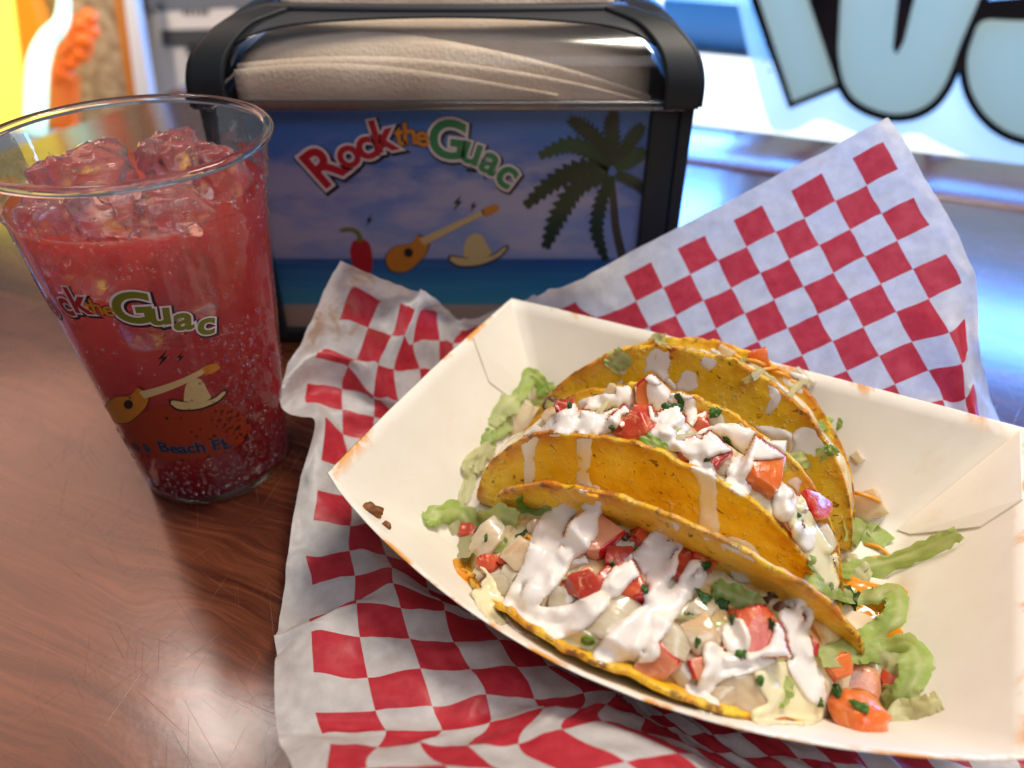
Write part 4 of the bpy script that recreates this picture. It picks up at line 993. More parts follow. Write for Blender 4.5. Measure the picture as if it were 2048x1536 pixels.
# short moulded ribs below the rim
rb = []
for k in range(40):
    g = 2*math.pi*k/40; c_, s_ = math.cos(g), math.sin(g)
    rb.append(tube([(CX+c_*(r_out(z)-.04), CY+s_*(r_out(z)-.04), z) for z in (12.62, 12.9, 13.2)], [.012, .022, .012], 5))
make('stacking_ribs', *merge(rb), M_pet, cup, kind='stuff')
def drink_mat():
    m = bpy.data.materials.new('red_drink'); m.use_nodes = True; nt = m.node_tree; nt.nodes.remove(nt.nodes['Principled BSDF'])
    out = nt.nodes['Material Output']
    tr = nd(m, 'ShaderNodeBsdfTransparent'); tr.inputs[0].default_value = (1.0, .86, .84, 1)
    df = nd(m, 'ShaderNodeSubsurfaceScattering'); df.inputs['Scale'].default_value = 0.03; df.inputs['Radius'].default_value = (1, .25, .2)
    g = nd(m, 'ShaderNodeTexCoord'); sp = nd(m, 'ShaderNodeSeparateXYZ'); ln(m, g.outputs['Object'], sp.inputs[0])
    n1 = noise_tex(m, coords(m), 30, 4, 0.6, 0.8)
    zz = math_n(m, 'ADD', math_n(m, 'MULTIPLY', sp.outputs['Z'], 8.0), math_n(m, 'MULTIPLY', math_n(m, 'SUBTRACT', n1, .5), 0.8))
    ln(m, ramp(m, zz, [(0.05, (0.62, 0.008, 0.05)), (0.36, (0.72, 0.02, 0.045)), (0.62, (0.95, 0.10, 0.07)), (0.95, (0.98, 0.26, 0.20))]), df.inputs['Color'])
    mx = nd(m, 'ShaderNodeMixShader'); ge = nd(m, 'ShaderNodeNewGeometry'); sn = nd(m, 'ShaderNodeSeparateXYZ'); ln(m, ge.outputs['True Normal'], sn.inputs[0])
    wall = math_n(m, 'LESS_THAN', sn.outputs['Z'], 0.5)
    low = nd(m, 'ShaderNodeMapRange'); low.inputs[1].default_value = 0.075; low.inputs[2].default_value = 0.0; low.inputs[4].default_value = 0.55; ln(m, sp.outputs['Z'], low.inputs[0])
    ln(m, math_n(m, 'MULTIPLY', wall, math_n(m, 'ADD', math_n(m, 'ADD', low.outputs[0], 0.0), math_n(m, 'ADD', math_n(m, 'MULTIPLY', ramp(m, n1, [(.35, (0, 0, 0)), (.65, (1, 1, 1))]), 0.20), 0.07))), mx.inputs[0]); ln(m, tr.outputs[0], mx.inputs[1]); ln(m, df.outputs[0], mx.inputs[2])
    ln(m, mx.outputs[0], out.inputs['Surface'])
    sc_ = nd(m, 'ShaderNodeVolumeScatter'); sc_.inputs['Color'].default_value = (1.0, .17, .17, 1); sc_.inputs['Density'].default_value = 22
    ab = nd(m, 'ShaderNodeVolumeAbsorption'); ab.inputs['Color'].default_value = (1.0, .12, .13, 1); ab.inputs['Density'].default_value = 12
    ad = nd(m, 'ShaderNodeAddShader'); ln(m, sc_.outputs[0], ad.inputs[0]); ln(m, ab.outputs[0], ad.inputs[1]); ln(m, ad.outputs[0], out.inputs['Volume'])
    return m
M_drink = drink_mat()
dp = [(0.01, .32), (RB-.55, .32)]+[(r_out(z)-.07, z) for z in np.linspace(.45, 12.3, 26)]+[(r_out(12.4)-.05, LEV+.06), (r_out(12.4)-.16, LEV)]+[(r, LEV) for r in (3.4, 2.6, 1.6, .8, .01)]
vs, fs = lathe(CX, CY, dp, 80)
for i, v in enumerate(vs):
    if abs(v.z-LEV) < .01 and math.hypot(v.x-CX, v.y-CY) < 3.9: v.z += 0.10*nz(v, 1.2, 3)
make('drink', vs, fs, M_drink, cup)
# ice: lumps that break the surface
def ice_mat():
    m = mat('ice', (0.99, 0.98, 0.98), 0.02, ior=1.31); bsdf(m).inputs['Transmission Weight'].default_value = 0.96
    bump(m, noise_tex(m, coords(m), 130, 5, .65), 0.4, 0.002); return m
M_ice = ice_mat()
def ice(x, y, z, r, asp, seed, label):
    bm = bmesh.new(); bmesh.ops.create_icosphere(bm, subdivisions=4, radius=1)
    for v in bm.verts:
        c = v.co.copy(); L = (abs(c.x)**3.4+abs(c.y)**3.4+abs(c.z)**3.4)**(1/3.4); c = c/L
        k = 1+0.30*nz(c, 1.0, seed)+0.20*nz(c, 2.6, seed+1)+0.09*nz(c, 6, seed+2)+.03*nz(c, 14, seed)
        v.co = Vector((CX+x+c.x*r*asp[0]*k, CY+y+c.y*r*asp[1]*k, z+c.z*r*asp[2]*k))
    vs, fs = bm_data(bm); o = make('ice_cube', vs, fs, M_ice, None); tag(o, label, 'ice', 'ice cubes floating in the red drink')
ice(-2.0, .3, 12.7, 1.55, (1.0, .8, .72), 2.1, 'broad rounded ice lump at the left of the cup')
ice(.9, 1.3, 12.75, 1.25, (.8, .9, .95), 4.4, 'tall jagged ice lump near the middle of the cup')
ice(2.55, .9, 12.8, 1.05, (.85, .8, .9), 6.2, 'ice lump at the right inside wall of the cup')
ice(-.5, -1.5, 12.4, 1.25, (1.0, .8, .7), 8.3, 'low ice lump in front of the others in the cup')
ice(1.7, -1.6, 12.35, 1.1, (1.0, .8, .6), 10.1, 'flat ice lump near the front right of the cup')
ice(-2.6, -1.7, 12.3, .9, (1, .9, .7), 12.7, 'small ice lump at the front left of the cup')
ice(-1.6, -2.3, 10.6, 1.15, (1.0, .8, .9), 14.2, 'ice lump sunk under the surface at the front left of the cup')
ice(1.5, -2.1, 9.8, 1.2, (.9, .8, 1.0), 16.9, 'ice lump sunk under the surface at the front right of the cup')
ice(-.2, -1.9, 8.2, 1.1, (1, .8, .9), 18.3, 'deepest ice lump showing dimly above the printed lettering')
# beads of moisture and bubbles on the wall
M_bead = mat('water_bead', (1, .94, .94), 0.03, trans=1.0, ior=1.25)
def cone_pt(g, z, off=0.02): return Vector((CX+math.cos(g)*(r_out(z)+off), CY+math.sin(g)*(r_out(z)+off), z))
def bead(g, z, r, sub=1, flat_=0.5):
    bm = bmesh.new(); bmesh.ops.create_icosphere(bm, subdivisions=sub, radius=1); p = cone_pt(g, z, 0); n = Vector((math.cos(g), math.sin(g), 0)); t = Vector((-n.y, n.x, 0))
    for v in bm.verts: c = v.co.copy(); v.co = p+t*(c.x*r)+V3(0, 0, 1)*(c.y*r)+n*(c.z*r*flat_)
    return bm_data(bm)
bb = []
for _ in range(2100):
    q = rng.random()
    if q < .45: g = rng.gauss(-0.55, .35); z = rng.uniform(1.5, 8.5)
    elif q < .75: g = rng.uniform(-2.9, .1); z = .5+abs(rng.gauss(0, 1.2))
    elif q < .9: g = rng.uniform(-2.9, .2); z = rng.uniform(11.2, 13.6)
    else: g = rng.uniform(-2.9, .2); z = rng.uniform(1, 12)
    bb.append(bead(g, min(z, 13.8), rng.choice((.02, .025, .03, .04, .05, .06, .075)), 1))
make('tiny_bubbles', *merge(bb), M_bead, cup, kind='stuff')
def cone_px(u, v, off=0.02):
    r = ray(u, v); lo = None                      # march along the ray to the cup's wall
    t = 15.0
    while t < 40:
        p = EYE+r*t
        if 0 <= p.z <= 13.6 and math.hypot(p.x-CX, p.y-CY) <= r_out(p.z)+off: return p
        t += 0.01
    return None
def snap(p, off):
    g = math.atan2(p.y-CY, p.x-CX); return cone_pt(g, min(max(p.z, .1), 13.6), off)
for u, v, r in [(132,522,.20),(330,507,.15),(352,503,.13),(205,510,.07),(240,505,.08),(410,585,.12),(428,583,.14),(452,592,.13),(215,572,.09),(195,557,.06),(75,492,.07),(505,520,.08),(150,480,.08),(185,485,.1)]:
    p = cone_px(u, v)
    if p is not None:
        g = math.atan2(p.y-CY, p.x-CX); make('bubble', *bead(g, p.z, r*.8, 3, .45), M_bead, cup)

# flat print helpers ------------------------------------------------
_gl = {}
def glyph(txt, off):
    """filled letter outline of height about 1, emboldened by off"""
    key = (txt, off)
    if key not in _gl:
        c = bpy.data.curves.new('g', 'FONT'); c.body = txt; c.align_x = 'CENTER'; c.size = 1.0; c.offset = off; c.resolution_u = 5; c.fill_mode = 'FRONT' if hasattr(c, 'fill_mode') else c.fill_mode
        o = bpy.data.objects.new('g', c); COL.objects.link(o)
        dg = bpy.context.evaluated_depsgraph_get(); ev = o.evaluated_get(dg); em = ev.to_mesh()
        bm = bmesh.new(); bm.from_mesh(em); ev.to_mesh_clear(); bpy.data.objects.remove(o); bpy.data.curves.remove(c)
        bmesh.ops.triangulate(bm, faces=bm.faces[:]); bmesh.ops.remove_doubles(bm, verts=bm.verts, dist=1e-4)
        _gl[key] = bm_data(bm)
    return _gl[key]
def cut_long(vs, fs, L):
    bm = bmesh.new(); bv = [bm.verts.new(v) for v in vs]
    for f in fs:
        try: bm.faces.new([bv[i] for i in f])
        except ValueError: pass
    for _ in range(4):
        e = [e for e in bm.edges if e.calc_length() > L]
        if not e: break
        bmesh.ops.subdivide_edges(bm, edges=e, cuts=1); bmesh.ops.triangulate(bm, faces=bm.faces[:])
    return bm_data(bm)
def poly2(pix):
    tri = tessellate_polygon([[Vector((u, v, 0)) for u, v in pix]]); return list(tri)
def ell(cu, cv, ru, rv, n=28, rot=0.0):
    c, s = math.cos(rot), math.sin(rot); return [(cu+ru*math.cos(t)*c-rv*math.sin(t)*s, cv+ru*math.cos(t)*s+rv*math.sin(t)*c) for t in np.linspace(0, 2*math.pi, n, endpoint=False)]
def sm(pix, per=5, close=True):
    P = pix+[pix[0]] if close else pix; return [tuple(q) for q in smoothpath(P, per)][:-1 if close else None]

# print on the cup
def cup_poly(name, pix, m, off, parent=cup):
    pts = [cone_px(u, v) for u, v in pix]
    pts = [p if p is not None else None for p in pts]; good = [(q, p) for q, p in zip(pix, pts) if p is not None]
    fs = poly2([g[0] for g in good]); vs, fs = cut_long([g[1] for g in good], [list(f) for f in fs], 0.3)
    return make(name, [snap(v, off) for v in vs], fs, m, parent, smooth=True)
def cup_word(name, letters, layers):
    """letters: (char, u, v, height cm, tilt) or with an angle and z instead of a pixel when hidden round the side"""
    for lname, o, m, off, dz in layers:
        parts = []
        for ch, u, v, hgt, tl, sx in letters:
            if v is None: g0, z0 = u
            else:
                p = cone_px(u, v)
                g0, z0 = math.atan2(p.y-CY, p.x-CX), p.z
            gv, gf = glyph(ch, o); gv = [Vector((q.x*hgt*sx, (q.y-.36)*hgt, 0)) for q in gv]; gv, gf = cut_long(gv, gf, 0.22)
            c, s = math.cos(tl), math.sin(tl); out = []
            for q in gv:
                x, y = q.x*c-q.y*s+dz*.6, q.x*s+q.y*c-dz
                z = z0+y; out.append(cone_pt(g0+x/r_out(z), z, off))
            parts.append((out, gf))
        make(lname, *merge(parts), m, cup, smooth=True)
LAY = lambda fm, n: [(n+'_shadow', .105, M_ink_black, .018, .05), (n+'_outline', .075, M_ink_white, .024, 0), (n+'_letters', .028, fm, .030, 0)]
p_o = cone_px(103, 600); g_o = math.atan2(p_o.y-CY, p_o.x-CX)
cup_word('w', [('R', (g_o-.34, p_o.z-.2), None, 1.8, .30, 1.0), ('o', 100, 606, 1.35, .2, 1.0), ('c', 126, 604, 1.35, .12, 1.0), ('k', 152, 600, 1.4, .05, 1.0)], LAY(M_ink_red, 'red_word'))
cup_word('w', [('t', 175, 612, .85, 0, 1), ('h', 192, 613, .85, 0, 1), ('e', 215, 617, .85, 0, 1)], [('orange_word_outline', .06, M_ink_black, .020, 0), ('orange_word_letters', .02, M_ink_org, .028, 0)])
cup_word('w', [('G', 264, 614, 1.7, -.08, 1.05), ('u', 318, 624, 1.35, -.12, 1.12), ('a', 367, 634, 1.35, -.18, 1.12), ('c', 413, 644, 1.3, -.24, 1.12)], LAY(M_ink_olive, 'green_word'))
town = [('C', (g_o-.10, None), None, .78)]
pc = cone_px(252, 885); gC = math.atan2(pc.y-CY, pc.x-CX)
cup_word('w', [('C', (gC-.22, pc.z), None, .78, 0, .95), ('o', (gC-.09, pc.z), None, .78, 0, .95), ('c', 250, 885, .78, 0, .95), ('o', 270, 890, .78, 0, .95), ('a', 292, 893, .78, 0, .95),
               ('B', 326, 893, .78, 0, .95), ('e', 347, 896, .78, 0, .95), ('a', 364, 896, .78, 0, .95), ('c', 381, 895, .78, 0, .95), ('h', 400, 893, .78, 0, .95), ('F', 432, 889, .78, 0, .95), ('L', 452, 886, .78, 0, .95)],
         [('town_outline', .06, flat('print_steel', (.11, .12, .17)), .024, 0), ('town_letters', .022, M_ink_navy, .030, 0)])
cup_poly('print_ground', ell(375, 862, 128, 58, 40, -.08), M_ink_sunset, .010)
def guitar(fn, M):
    """a plain guitar print given by a mapping (x right, y down) to photo pixels"""
    body = sm([M(0, 0), M(-.10, .14), M(-.30, .20), M(-.42, .36), M(-.36, .56), M(-.16, .58), M(0, .44), M(.12, .26), M(.14, .08)])
    neck = [M(.02, .06), M(.86, -.42), M(.90, -.36), M(.09, .16)]
    head = sm([M(.84, -.42), M(1.02, -.52), M(1.10, -.46), M(.92, -.33)])
    fn('guitar_body_outline', [(u+(u-M(-.14, .32)[0])*.06, v+(v-M(-.14, .32)[1])*.06) for u, v in body], M_ink_black, 0); fn('guitar_body', body, M_ink_chip, 1)
    fn('guitar_neck', neck, M_ink_tan, 2); fn('guitar_head', head, M_ink_chip, 2); fn('guitar_hole', ell(*M(-.12, .28), 9, 9), M_ink_black, 3)
def hat(fn, cu, cv, k):
    fn('hat_brim_outline', sm([(cu-62*k, cv+10*k), (cu-40*k, cv+24*k), (cu+5*k, cv+22*k), (cu+45*k, cv+6*k), (cu+66*k, cv-16*k), (cu+58*k, cv-22*k), (cu+30*k, cv-4*k), (cu-20*k, cv+2*k), (cu-58*k, cv-2*k)]), M_ink_black, 0)
    fn('hat_brim', sm([(cu-58*k, cv+9*k), (cu-38*k, cv+20*k), (cu+4*k, cv+18*k), (cu+42*k, cv+3*k), (cu+61*k, cv-15*k), (cu+56*k, cv-18*k), (cu+30*k, cv-1*k), (cu-20*k, cv+5*k), (cu-54*k, cv+1*k)]), M_ink_tan, 1)
    fn('hat_crown', sm([(cu-30*k, cv+2*k), (cu-26*k, cv-30*k), (cu-10*k, cv-46*k), (cu+8*k, cv-44*k), (cu+22*k, cv-20*k), (cu+28*k, cv-4*k), (cu, cv+6*k)]), M_ink_tan, 2)
def bolt(fn, cu, cv, k):
    fn('bolt_mark', [(cu+12*k, cv-22*k), (cu-12*k, cv+3*k), (cu-1*k, cv+2*k), (cu-12*k, cv+24*k), (cu+14*k, cv-4*k), (cu+2*k, cv-3*k)], M_ink_black, 1)
fc = lambda n, p, m, l: cup_poly(n, p, m, .014+.006*l)
guitar(fc, lambda x, y: (275+150*x, 775+150*y*.85+18*x))
hat(fc, 395, 800, .92)
bolt(fc, 325, 716, .8); bolt(fc, 360, 714, .6)

# ---------------------------------------------------------------- napkin holder
HXc, HW, HY = -2.95, 11.25, 35.3
holder = thing('napkin_holder', (HXc, HY+6.5, 0), 'black countertop napkin holder with a printed beach card in front', 'napkin holder')
HD = 13.0
def prof_at(prof_, t):
    f = t*(len(prof_)-1); i = min(int(f), len(prof_)-2); f -= i
    return [a+(b-a)*f for a, b in zip(prof_[i], prof_[i+1])]
def arch(fx): return 0.50+0.42*max(0, 1-(fx/.87)**2)**.5
def hood_strip(name, m, th, t0, t1, out=0.0):
    NXh, NZ = 40, 12; vs = []
    for j in range(NZ+1):
        for i in range(NXh+1):
            fx = -.868+1.736*i/NXh; a, b = t0(fx), t1(fx); y, z, hw = prof_at(hp, a+(b-a)*j/NZ)
            vs.append(V3(HXc+fx*hw, y-0.9*(1-fx*fx)*wf(z)-out, z+out*.6))
    fs = [[j*(NXh+1)+i, j*(NXh+1)+i+1, (j+1)*(NXh+1)+i+1, (j+1)*(NXh+1)+i] for j in range(NZ) for i in range(NXh)]
    vs, fs = solid(vs, fs, -th); make(name, vs, fs, m, holder)
def hold_sheet(x0, x1, prof_, th, name, m, wfun):
    """strip of the hood between x fractions x0..x1 following its profile"""
    NXh = 12; vs = []
    for y, z, hw in prof_:
        for i in range(NXh+1):
            fx = x0+(x1-x0)*i/NXh; vs.append(V3(HXc+fx*hw, y-0.9*(1-fx*fx)*wfun(z), z))
    fs = [[j*(NXh+1)+i, j*(NXh+1)+i+1, (j+1)*(NXh+1)+i+1, (j+1)*(NXh+1)+i] for j in range(len(prof_)-1) for i in range(NXh)]
    vs, fs = solid(vs, fs, -th); make(name, vs, fs, m, holder)
base_prof = [(35.25, 12.75, 11.25), (35.25, 13.4, 11.25), (35.35, 14.0, 11.2), (35.7, 14.7, 11.0), (36.3, 15.25, 10.55), (37.1, 15.7, 9.9), (37.8, 15.9, 9.1), (38.5, 16.05, 8.3)]
hp = [tuple(q) for q in smoothpath(base_prof, 4)]
wf = lambda z: 0.55*max(0, (z-12.7)/3.6)
front_n = int(len(hp)*0.70)
hold_sheet(-1, -0.865, hp, .3, 'hood_rib', M_black, wf); hold_sheet(0.865, 1, hp, .3, 'hood_rib', M_black, wf)
hood_strip('clear_hood', M_cover, .1, lambda f: 0, lambda f: arch(f)+.02)
hood_strip('hood_band', M_grey, .12, arch, lambda f: 1.0, .012)
topp = [(38.5, 16.05, 8.3), (38.8, 16.1, 8.2), (39.1, 16.12, 8.1)]
hold_sheet(-1, 1, topp, .3, 'hood_top_front', M_grey, lambda z: .55)
make('hood_top_back', *rbox(HXc, 43.6, 16.0, 16.4, 6.0, .5, .15), M_grey, holder)
# side cheeks, back, base and the frame round the card
for s in (-1, 1):
    make('side_panel', *rbox(HXc+s*(HW-.35), HY+HD/2+.05, 6.4, .7, HD-.1, 12.7, .22), M_black, holder)
    # cheek of the hood: fan between hood edge and the back
    edge = [V3(HXc+s*hw, y, z) for y, z, hw in hp]; back = [V3(HXc+s*hw, HY+HD-.2-(y-35.25)*.9, z) for y, z, hw in hp]
    vs = edge+back; n = len(edge); fs = [[i, i+1, n+i+1, n+i] for i in range(n-1)]; vs, fs = solid(vs, fs, .25*s); make('hood_cheek', vs, fs, M_black, holder)
    make('card_frame_post', *rbox(HXc+s*(HW-1.35), HY+.3, 6.5, 1.25, .62, 12.3, .12), M_black, holder)
make('back_panel', *rbox(HXc, HY+HD-.2, 8.0, 2*HW-1.6, .5, 15.4, .15), M_black, holder)
make('base_plate', *rbox(HXc, HY+HD/2, .45, 2*HW-.2, HD-.3, .9, .2), M_black, holder)
make('hood_lip', *rbox(HXc, HY-.02, 12.82, 2*HW-1.0, .36, .46, .12), clear_mat('lip_plastic', (.55, .55, .55), .15, .06, 1.0), holder)
# card
KY = HY+.42
def card_mat():
    m = mat('beach_card', (.2, .3, .5), .4); t = nd(m, 'ShaderNodeTexCoord'); sp = nd(m, 'ShaderNodeSeparateXYZ'); ln(m, t.outputs['Object'], sp.inputs[0])
    z = math_n(m, 'MULTIPLY', sp.outputs['Z'], 100/12.5)
    sea = ramp(m, z, [(.0, (.40, .30, .22)), (.175, (.42, .33, .26)), (.19, (.04, .30, .42)), (.27, (.03, .22, .42)), (.395, (.015, .08, .28)), (.405, (.24, .31, .52)), (.55, (.22, .29, .54)), (.75, (.06, .14, .42)), (.97, (.035, .16, .46))])
    v = coords(m, (1, 1, 2.6)); cl = noise_tex(m, v, 16, 6, .55, .2)
    band = ramp(m, z, [(.40, (0, 0, 0)), (.44, (.9, .9, .9)), (.75, (.8, .8, .8)), (.92, (.05, .05, .05))])
    cm = math_n(m, 'MULTIPLY', ramp(m, cl, [(.44, (0, 0, 0)), (.56, (1, 1, 1))]), band)
    c = mixc(m, math_n(m, 'MULTIPLY', cm, .75), sea, (.50, .44, .52))
    wv = noise_tex(m, coords(m, (1, 1, 14)), 14, 3)
    c = mixc(m, math_n(m, 'MULTIPLY', math_n(m, 'MULTIPLY', ramp(m, z, [(.18, (0, 0, 0)), (.2, (1, 1, 1)), (.39, (1, 1, 1)), (.4, (0, 0, 0))]), ramp(m, wv, [(.45, (0, 0, 0)), (.7, (1, 1, 1))])), .35), c, (.10, .34, .50))
    ln(m, c, bsdf(m).inputs['Base Color']); return m
card = make('beach_card', *rbox(HXc, KY+.05, 6.6, 2*(HW-1.6), .1, 11.9, 0), card_mat(), holder, smooth=False)
def card_pt(u, v, lvl): return at_y(u, v, KY-.004-.012*lvl)
def card_poly(name, pix, m, lvl):
    pts = [card_pt(u, v, lvl) for u, v in pix]
    return make(name, pts, [list(f) for f in poly2(pix)], m, card, smooth=False)
def card_word(letters, layers):
    for name, o, m, lvl, dx in layers:
        parts = []
        for ch, u, v, hgt, tl in letters:
            p = card_pt(u, v, lvl); gv, gf = glyph(ch, o); c, s = math.cos(tl), math.sin(tl)
            parts.append(([V3(p.x+(q.x*c-(q.y-.36)*s)*hgt+dx, p.y, p.z+(q.x*s+(q.y-.36)*c)*hgt-dx*1.3) for q in gv], gf))
        make(name, *merge(parts), m, card, smooth=False)
CL = lambda fm, n: [(n+'_shadow', .11, M_ink_black, 1, .06), (n+'_outline', .078, M_ink_white, 2, 0), (n+'_letters', .028, fm, 3, 0)]
card_word([('R', 643, 330, 2.6, .62), ('o', 691, 303, 2.1, .46), ('c', 726, 286, 2.1, .34), ('k', 763, 270, 2.1, .20)], CL(M_ink_red, 'red_word'))
card_word([('t', 799, 268, 1.4, .05), ('h', 819, 266, 1.4, .0), ('e', 844, 270, 1.4, -.04)], [('orange_word_outline', .06, M_ink_black, 1, 0), ('orange_word_letters', .025, M_ink_org, 3, 0)])
card_word([('G', 896, 277, 2.5, -.12), ('u', 946, 296, 2.05, -.34), ('a', 985, 318, 2.05, -.5), ('c', 1020, 344, 2.15, -.66)], CL(M_ink_green, 'green_word'))
fh = lambda n, p, m, l: card_poly(n, p, m, 1+l)
guitar(fh, lambda x, y: (835+150*x, 470+150*y*.85+5*x))
hat(fh, 955, 512, .95)
bolt(fh, 915, 405, .75); bolt(fh, 946, 412, .55); bolt(fh, 738, 440, .55)
card_poly('chili_body', sm([(706, 482), (722, 478), (738, 486), (745, 515), (742, 545), (730, 562), (716, 556), (706, 530), (700, 502)]), M_ink_red, 2)
card_poly('chili_stem', sm([(716, 484), (712, 468), (700, 462), (684, 464), (680, 458), (700, 455), (718, 462), (726, 482)]), M_ink_olive, 3)
# palm tree print: curved trunk and feathered fronds
tr = smoothpath([(1222, 352), (1226, 400), (1232, 460), (1246, 520)], 8)
card_poly('palm_trunk', [(u-6-i*.12, v) for i, (u, v) in enumerate(tr)]+[(u+7+i*.12, v) for i, (u, v) in list(enumerate(tr))[::-1]], M_ink_trunk, 1)
def frond(path, wd, m, lvl):
    P = smoothpath(path, 8); N = len(P); out, back = [], []
    for i, p in enumerate(P):
        t = P[min(i+1, N-1)]-P[max(i-1, 0)]; t = t/np.linalg.norm(t); nn = np.array([-t[1], t[0]]); f = i/(N-1)
        w_ = wd*(0.25+math.sin(math.pi*min(1, f*.85+.12))**.7)*(1 if i % 2 else .55)
        out.append(tuple(p+nn*w_*.85+t*w_*.5)); back.append(tuple(p-nn*w_*.7+t*w_*.5))
    card_poly('palm_frond', out+[tuple(P[-1])]+back[::-1], m, lvl)
for i, (pth, wd, m) in enumerate([([(1222,345),(1170,338),(1110,365),(1052,412)], 24, M_ink_palm), ([(1222,350),(1160,375),(1120,430),(1092,495)], 25, M_ink_palm), ([(1225,350),(1205,400),(1195,460),(1212,520)], 18, M_ink_palm),
                                   ([(1222,340),(1190,310),(1140,292),(1080,312)], 22, M_ink_palm2), ([(1222,335),(1200,290),(1170,260),(1140,240)], 22, M_ink_palm), ([(1228,335),(1225,290),(1222,250),(1228,222)], 20, M_ink_palm),
                                   ([(1230,338),(1250,300),(1268,270),(1285,250)], 20, M_ink_palm), ([(1230,342),(1255,325),(1275,310),(1288,300)], 18, M_ink_palm2), ([(1228,350),(1250,355),(1275,368),(1288,385)], 15, M_ink_palm)]):
    frond(pth, wd, m, 2+(i % 3))
make('card_window', *rbox(HXc, KY-.16, 6.6, 2*(HW-1.9), .06, 11.7, 0), M_cardfront, holder, smooth=False)
# napkins inside the hood and the one sticking out of the slot
nap = thing('napkin_stack', (HXc, HY+5, 12.6), 'stack of brown paper napkins behind the clear hood of the holder', 'napkins')
def sheet(name, fn, nx, ny, m, parent, th=.05):
    vs = [fn(i/nx, j/ny) for i in range(nx+1) for j in range(ny+1)]; fs = [[i*(ny+1)+j, (i+1)*(ny+1)+j, (i+1)*(ny+1)+j+1, i*(ny+1)+j+1] for i in range(nx) for j in range(ny)]
    vs, fs = solid(vs, fs, th); return make(name, vs, fs, m, parent)
def hood_y(z):
    for (y0, z0, _), (y1, z1, _) in zip(hp, hp[1:]):
        if z0 <= z <= z1: return y0+(y1-y0)*(z-z0)/max(1e-6, z1-z0)
    return 39.0
def nfold(off, ztop, sag, seed, x0=-.84, x1=.84):
    def fn(a, b):
        fx = x0+(x1-x0)*a; z = 12.2+(ztop(fx)-12.2)*b
        hw = 11.2 if z < 14.5 else 11.2-(z-14.5)*1.5
        y = hood_y(max(12.75, z))-0.9*(1-fx*fx)*wf(max(12.75, z))+.35+off+.05*nz(V3(a*4, b*2, seed), 1, seed)+sag*(1-b)
        return V3(HXc+fx*hw, y, z)
    return fn
sheet('napkin', nfold(2.0, lambda f: 16.0, .0, 1), 30, 10, M_napkin, nap)
sheet('napkin', nfold(1.25, lambda f: 15.2-1.6*((f+.25))**2-.6*f, .1, 2), 30, 10, M_napkin, nap)
sheet('napkin', nfold(.65, lambda f: 14.35-1.3*(f-.1)-1.4*(f-.1)**2, .1, 3), 30, 10, M_napkin, nap)
sheet('napkin', nfold(.12, lambda f: 13.6+.9*math.sin(f*2.2+2.6), .05, 4, -.84, .45), 24, 8, M_napkin, nap)
o = sheet('paper_napkin', lambda a, b: V3(HXc-.05+(a-.5)*15.6*(1-.04*b), 39.4+.25*nz(V3(a*5, b, 0), 1, 2)+1.2*b*b, 15.85+3.2*b+.15*nz(V3(a*4, b, 3), 1)), 30, 10, M_napkin, None, .08)
tag(o, 'brown paper napkin poking out of the slot on top of the holder', 'napkin')

# ---------------------------------------------------------------- sign in the window and the view past it
SO = V3(22.8, 74.0, 0)
SP0 = WX*0
SM = 92.0                       # distance of the sign plane along WY
def sign_pt(u, v, fwd=0.0):
    r = ray(u, v); t = (SM-fwd)/r.dot(WY); return EYE+r*t
def sign_part(name, pix, m, f0, f1, parent, sub=True):
    top = [sign_pt(u, v, f1) for u, v in pix]; n = len(pix); bot = [p+WY*(f1-f0) for p in top]
    tri = poly2(pix); fs = [list(f) for f in tri]+[[n+i for i in f[::-1]] for f in tri]+[[i, (i+1) % n, n+(i+1) % n, n+i] for i in range(n)]
    bm = bmesh.new(); bv = [bm.verts.new(v) for v in top+bot]
    for f in fs:
        try: bm.faces.new([bv[i] for i in f])
        except ValueError: pass
    bmesh.ops.recalc_face_normals(bm, faces=bm.faces[:]); return make(name, *bm_data(bm), m, parent, smooth=False)
sign = thing('window_sign', tuple(sign_pt(1750, 330, 0)), 'window sign with pale aqua letters outlined in black on clear acrylic', 'sign')
M_sign = leaf_mat('aqua_acrylic', (.76, .92, .84), (.76, .92, .84), (.76, .92, .84), 0.30)
M_signb = mat('black_acrylic', (.006, .008, .012), .12, coat=.4)
M_signc = leaf_mat('frosted_acrylic', (.74, .86, .82), (.74, .86, .82), (.74, .86, .82), 0.3)
_b = M_signc.node_tree.nodes; _mx = [n for n in _b if n.type == 'MIX_SHADER'][0]; _t = _b.new('ShaderNodeBsdfTransparent'); _m2 = _b.new('ShaderNodeMixShader'); _m2.inputs[0].default_value = .45
M_signc.node_tree.links.new(_mx.outputs[0], _m2.inputs[1]); M_signc.node_tree.links.new(_t.outputs[0], _m2.inputs[2]); M_signc.node_tree.links.new(_m2.outputs[0], _b['Material Output'].inputs['Surface'])
sign_part('sign_back', sm([(1420,-70),(1462,-30),(1478,20),(1500,120),(1530,230),(1548,262),(1590,262),(1640,240),(1700,262),(1760,282),(1830,268),(1880,290),(1960,322),(2080,345),(2300,350),(2420,100),(2420,-70)], 6), M_signc, 0, .5, sign)
barF = [(1494,-70),(1591,-70),(1615,0),(1671,168),(1585,203),(1518,0)]
UF = sm([(1686,-70),(1682,-20),(1678,60),(1677,110),(1690,170),(1722,207),(1785,228),(1845,216),(1888,172),(1922,85),(1958,0),(1986,-70)], 6, False)+sm([(1900,-70),(1850,-40),(1828,0),(1806,85),(1793,107),(1786,95),(1790,55),(1795,0),(1800,-40),(1800,-70)], 5, False)
CF = sm([(2300,42),(2048,44),(1968,44),(1945,80),(1934,130),(1946,190),(1985,243),(2050,275),(2180,290),(2300,280)], 6, False)
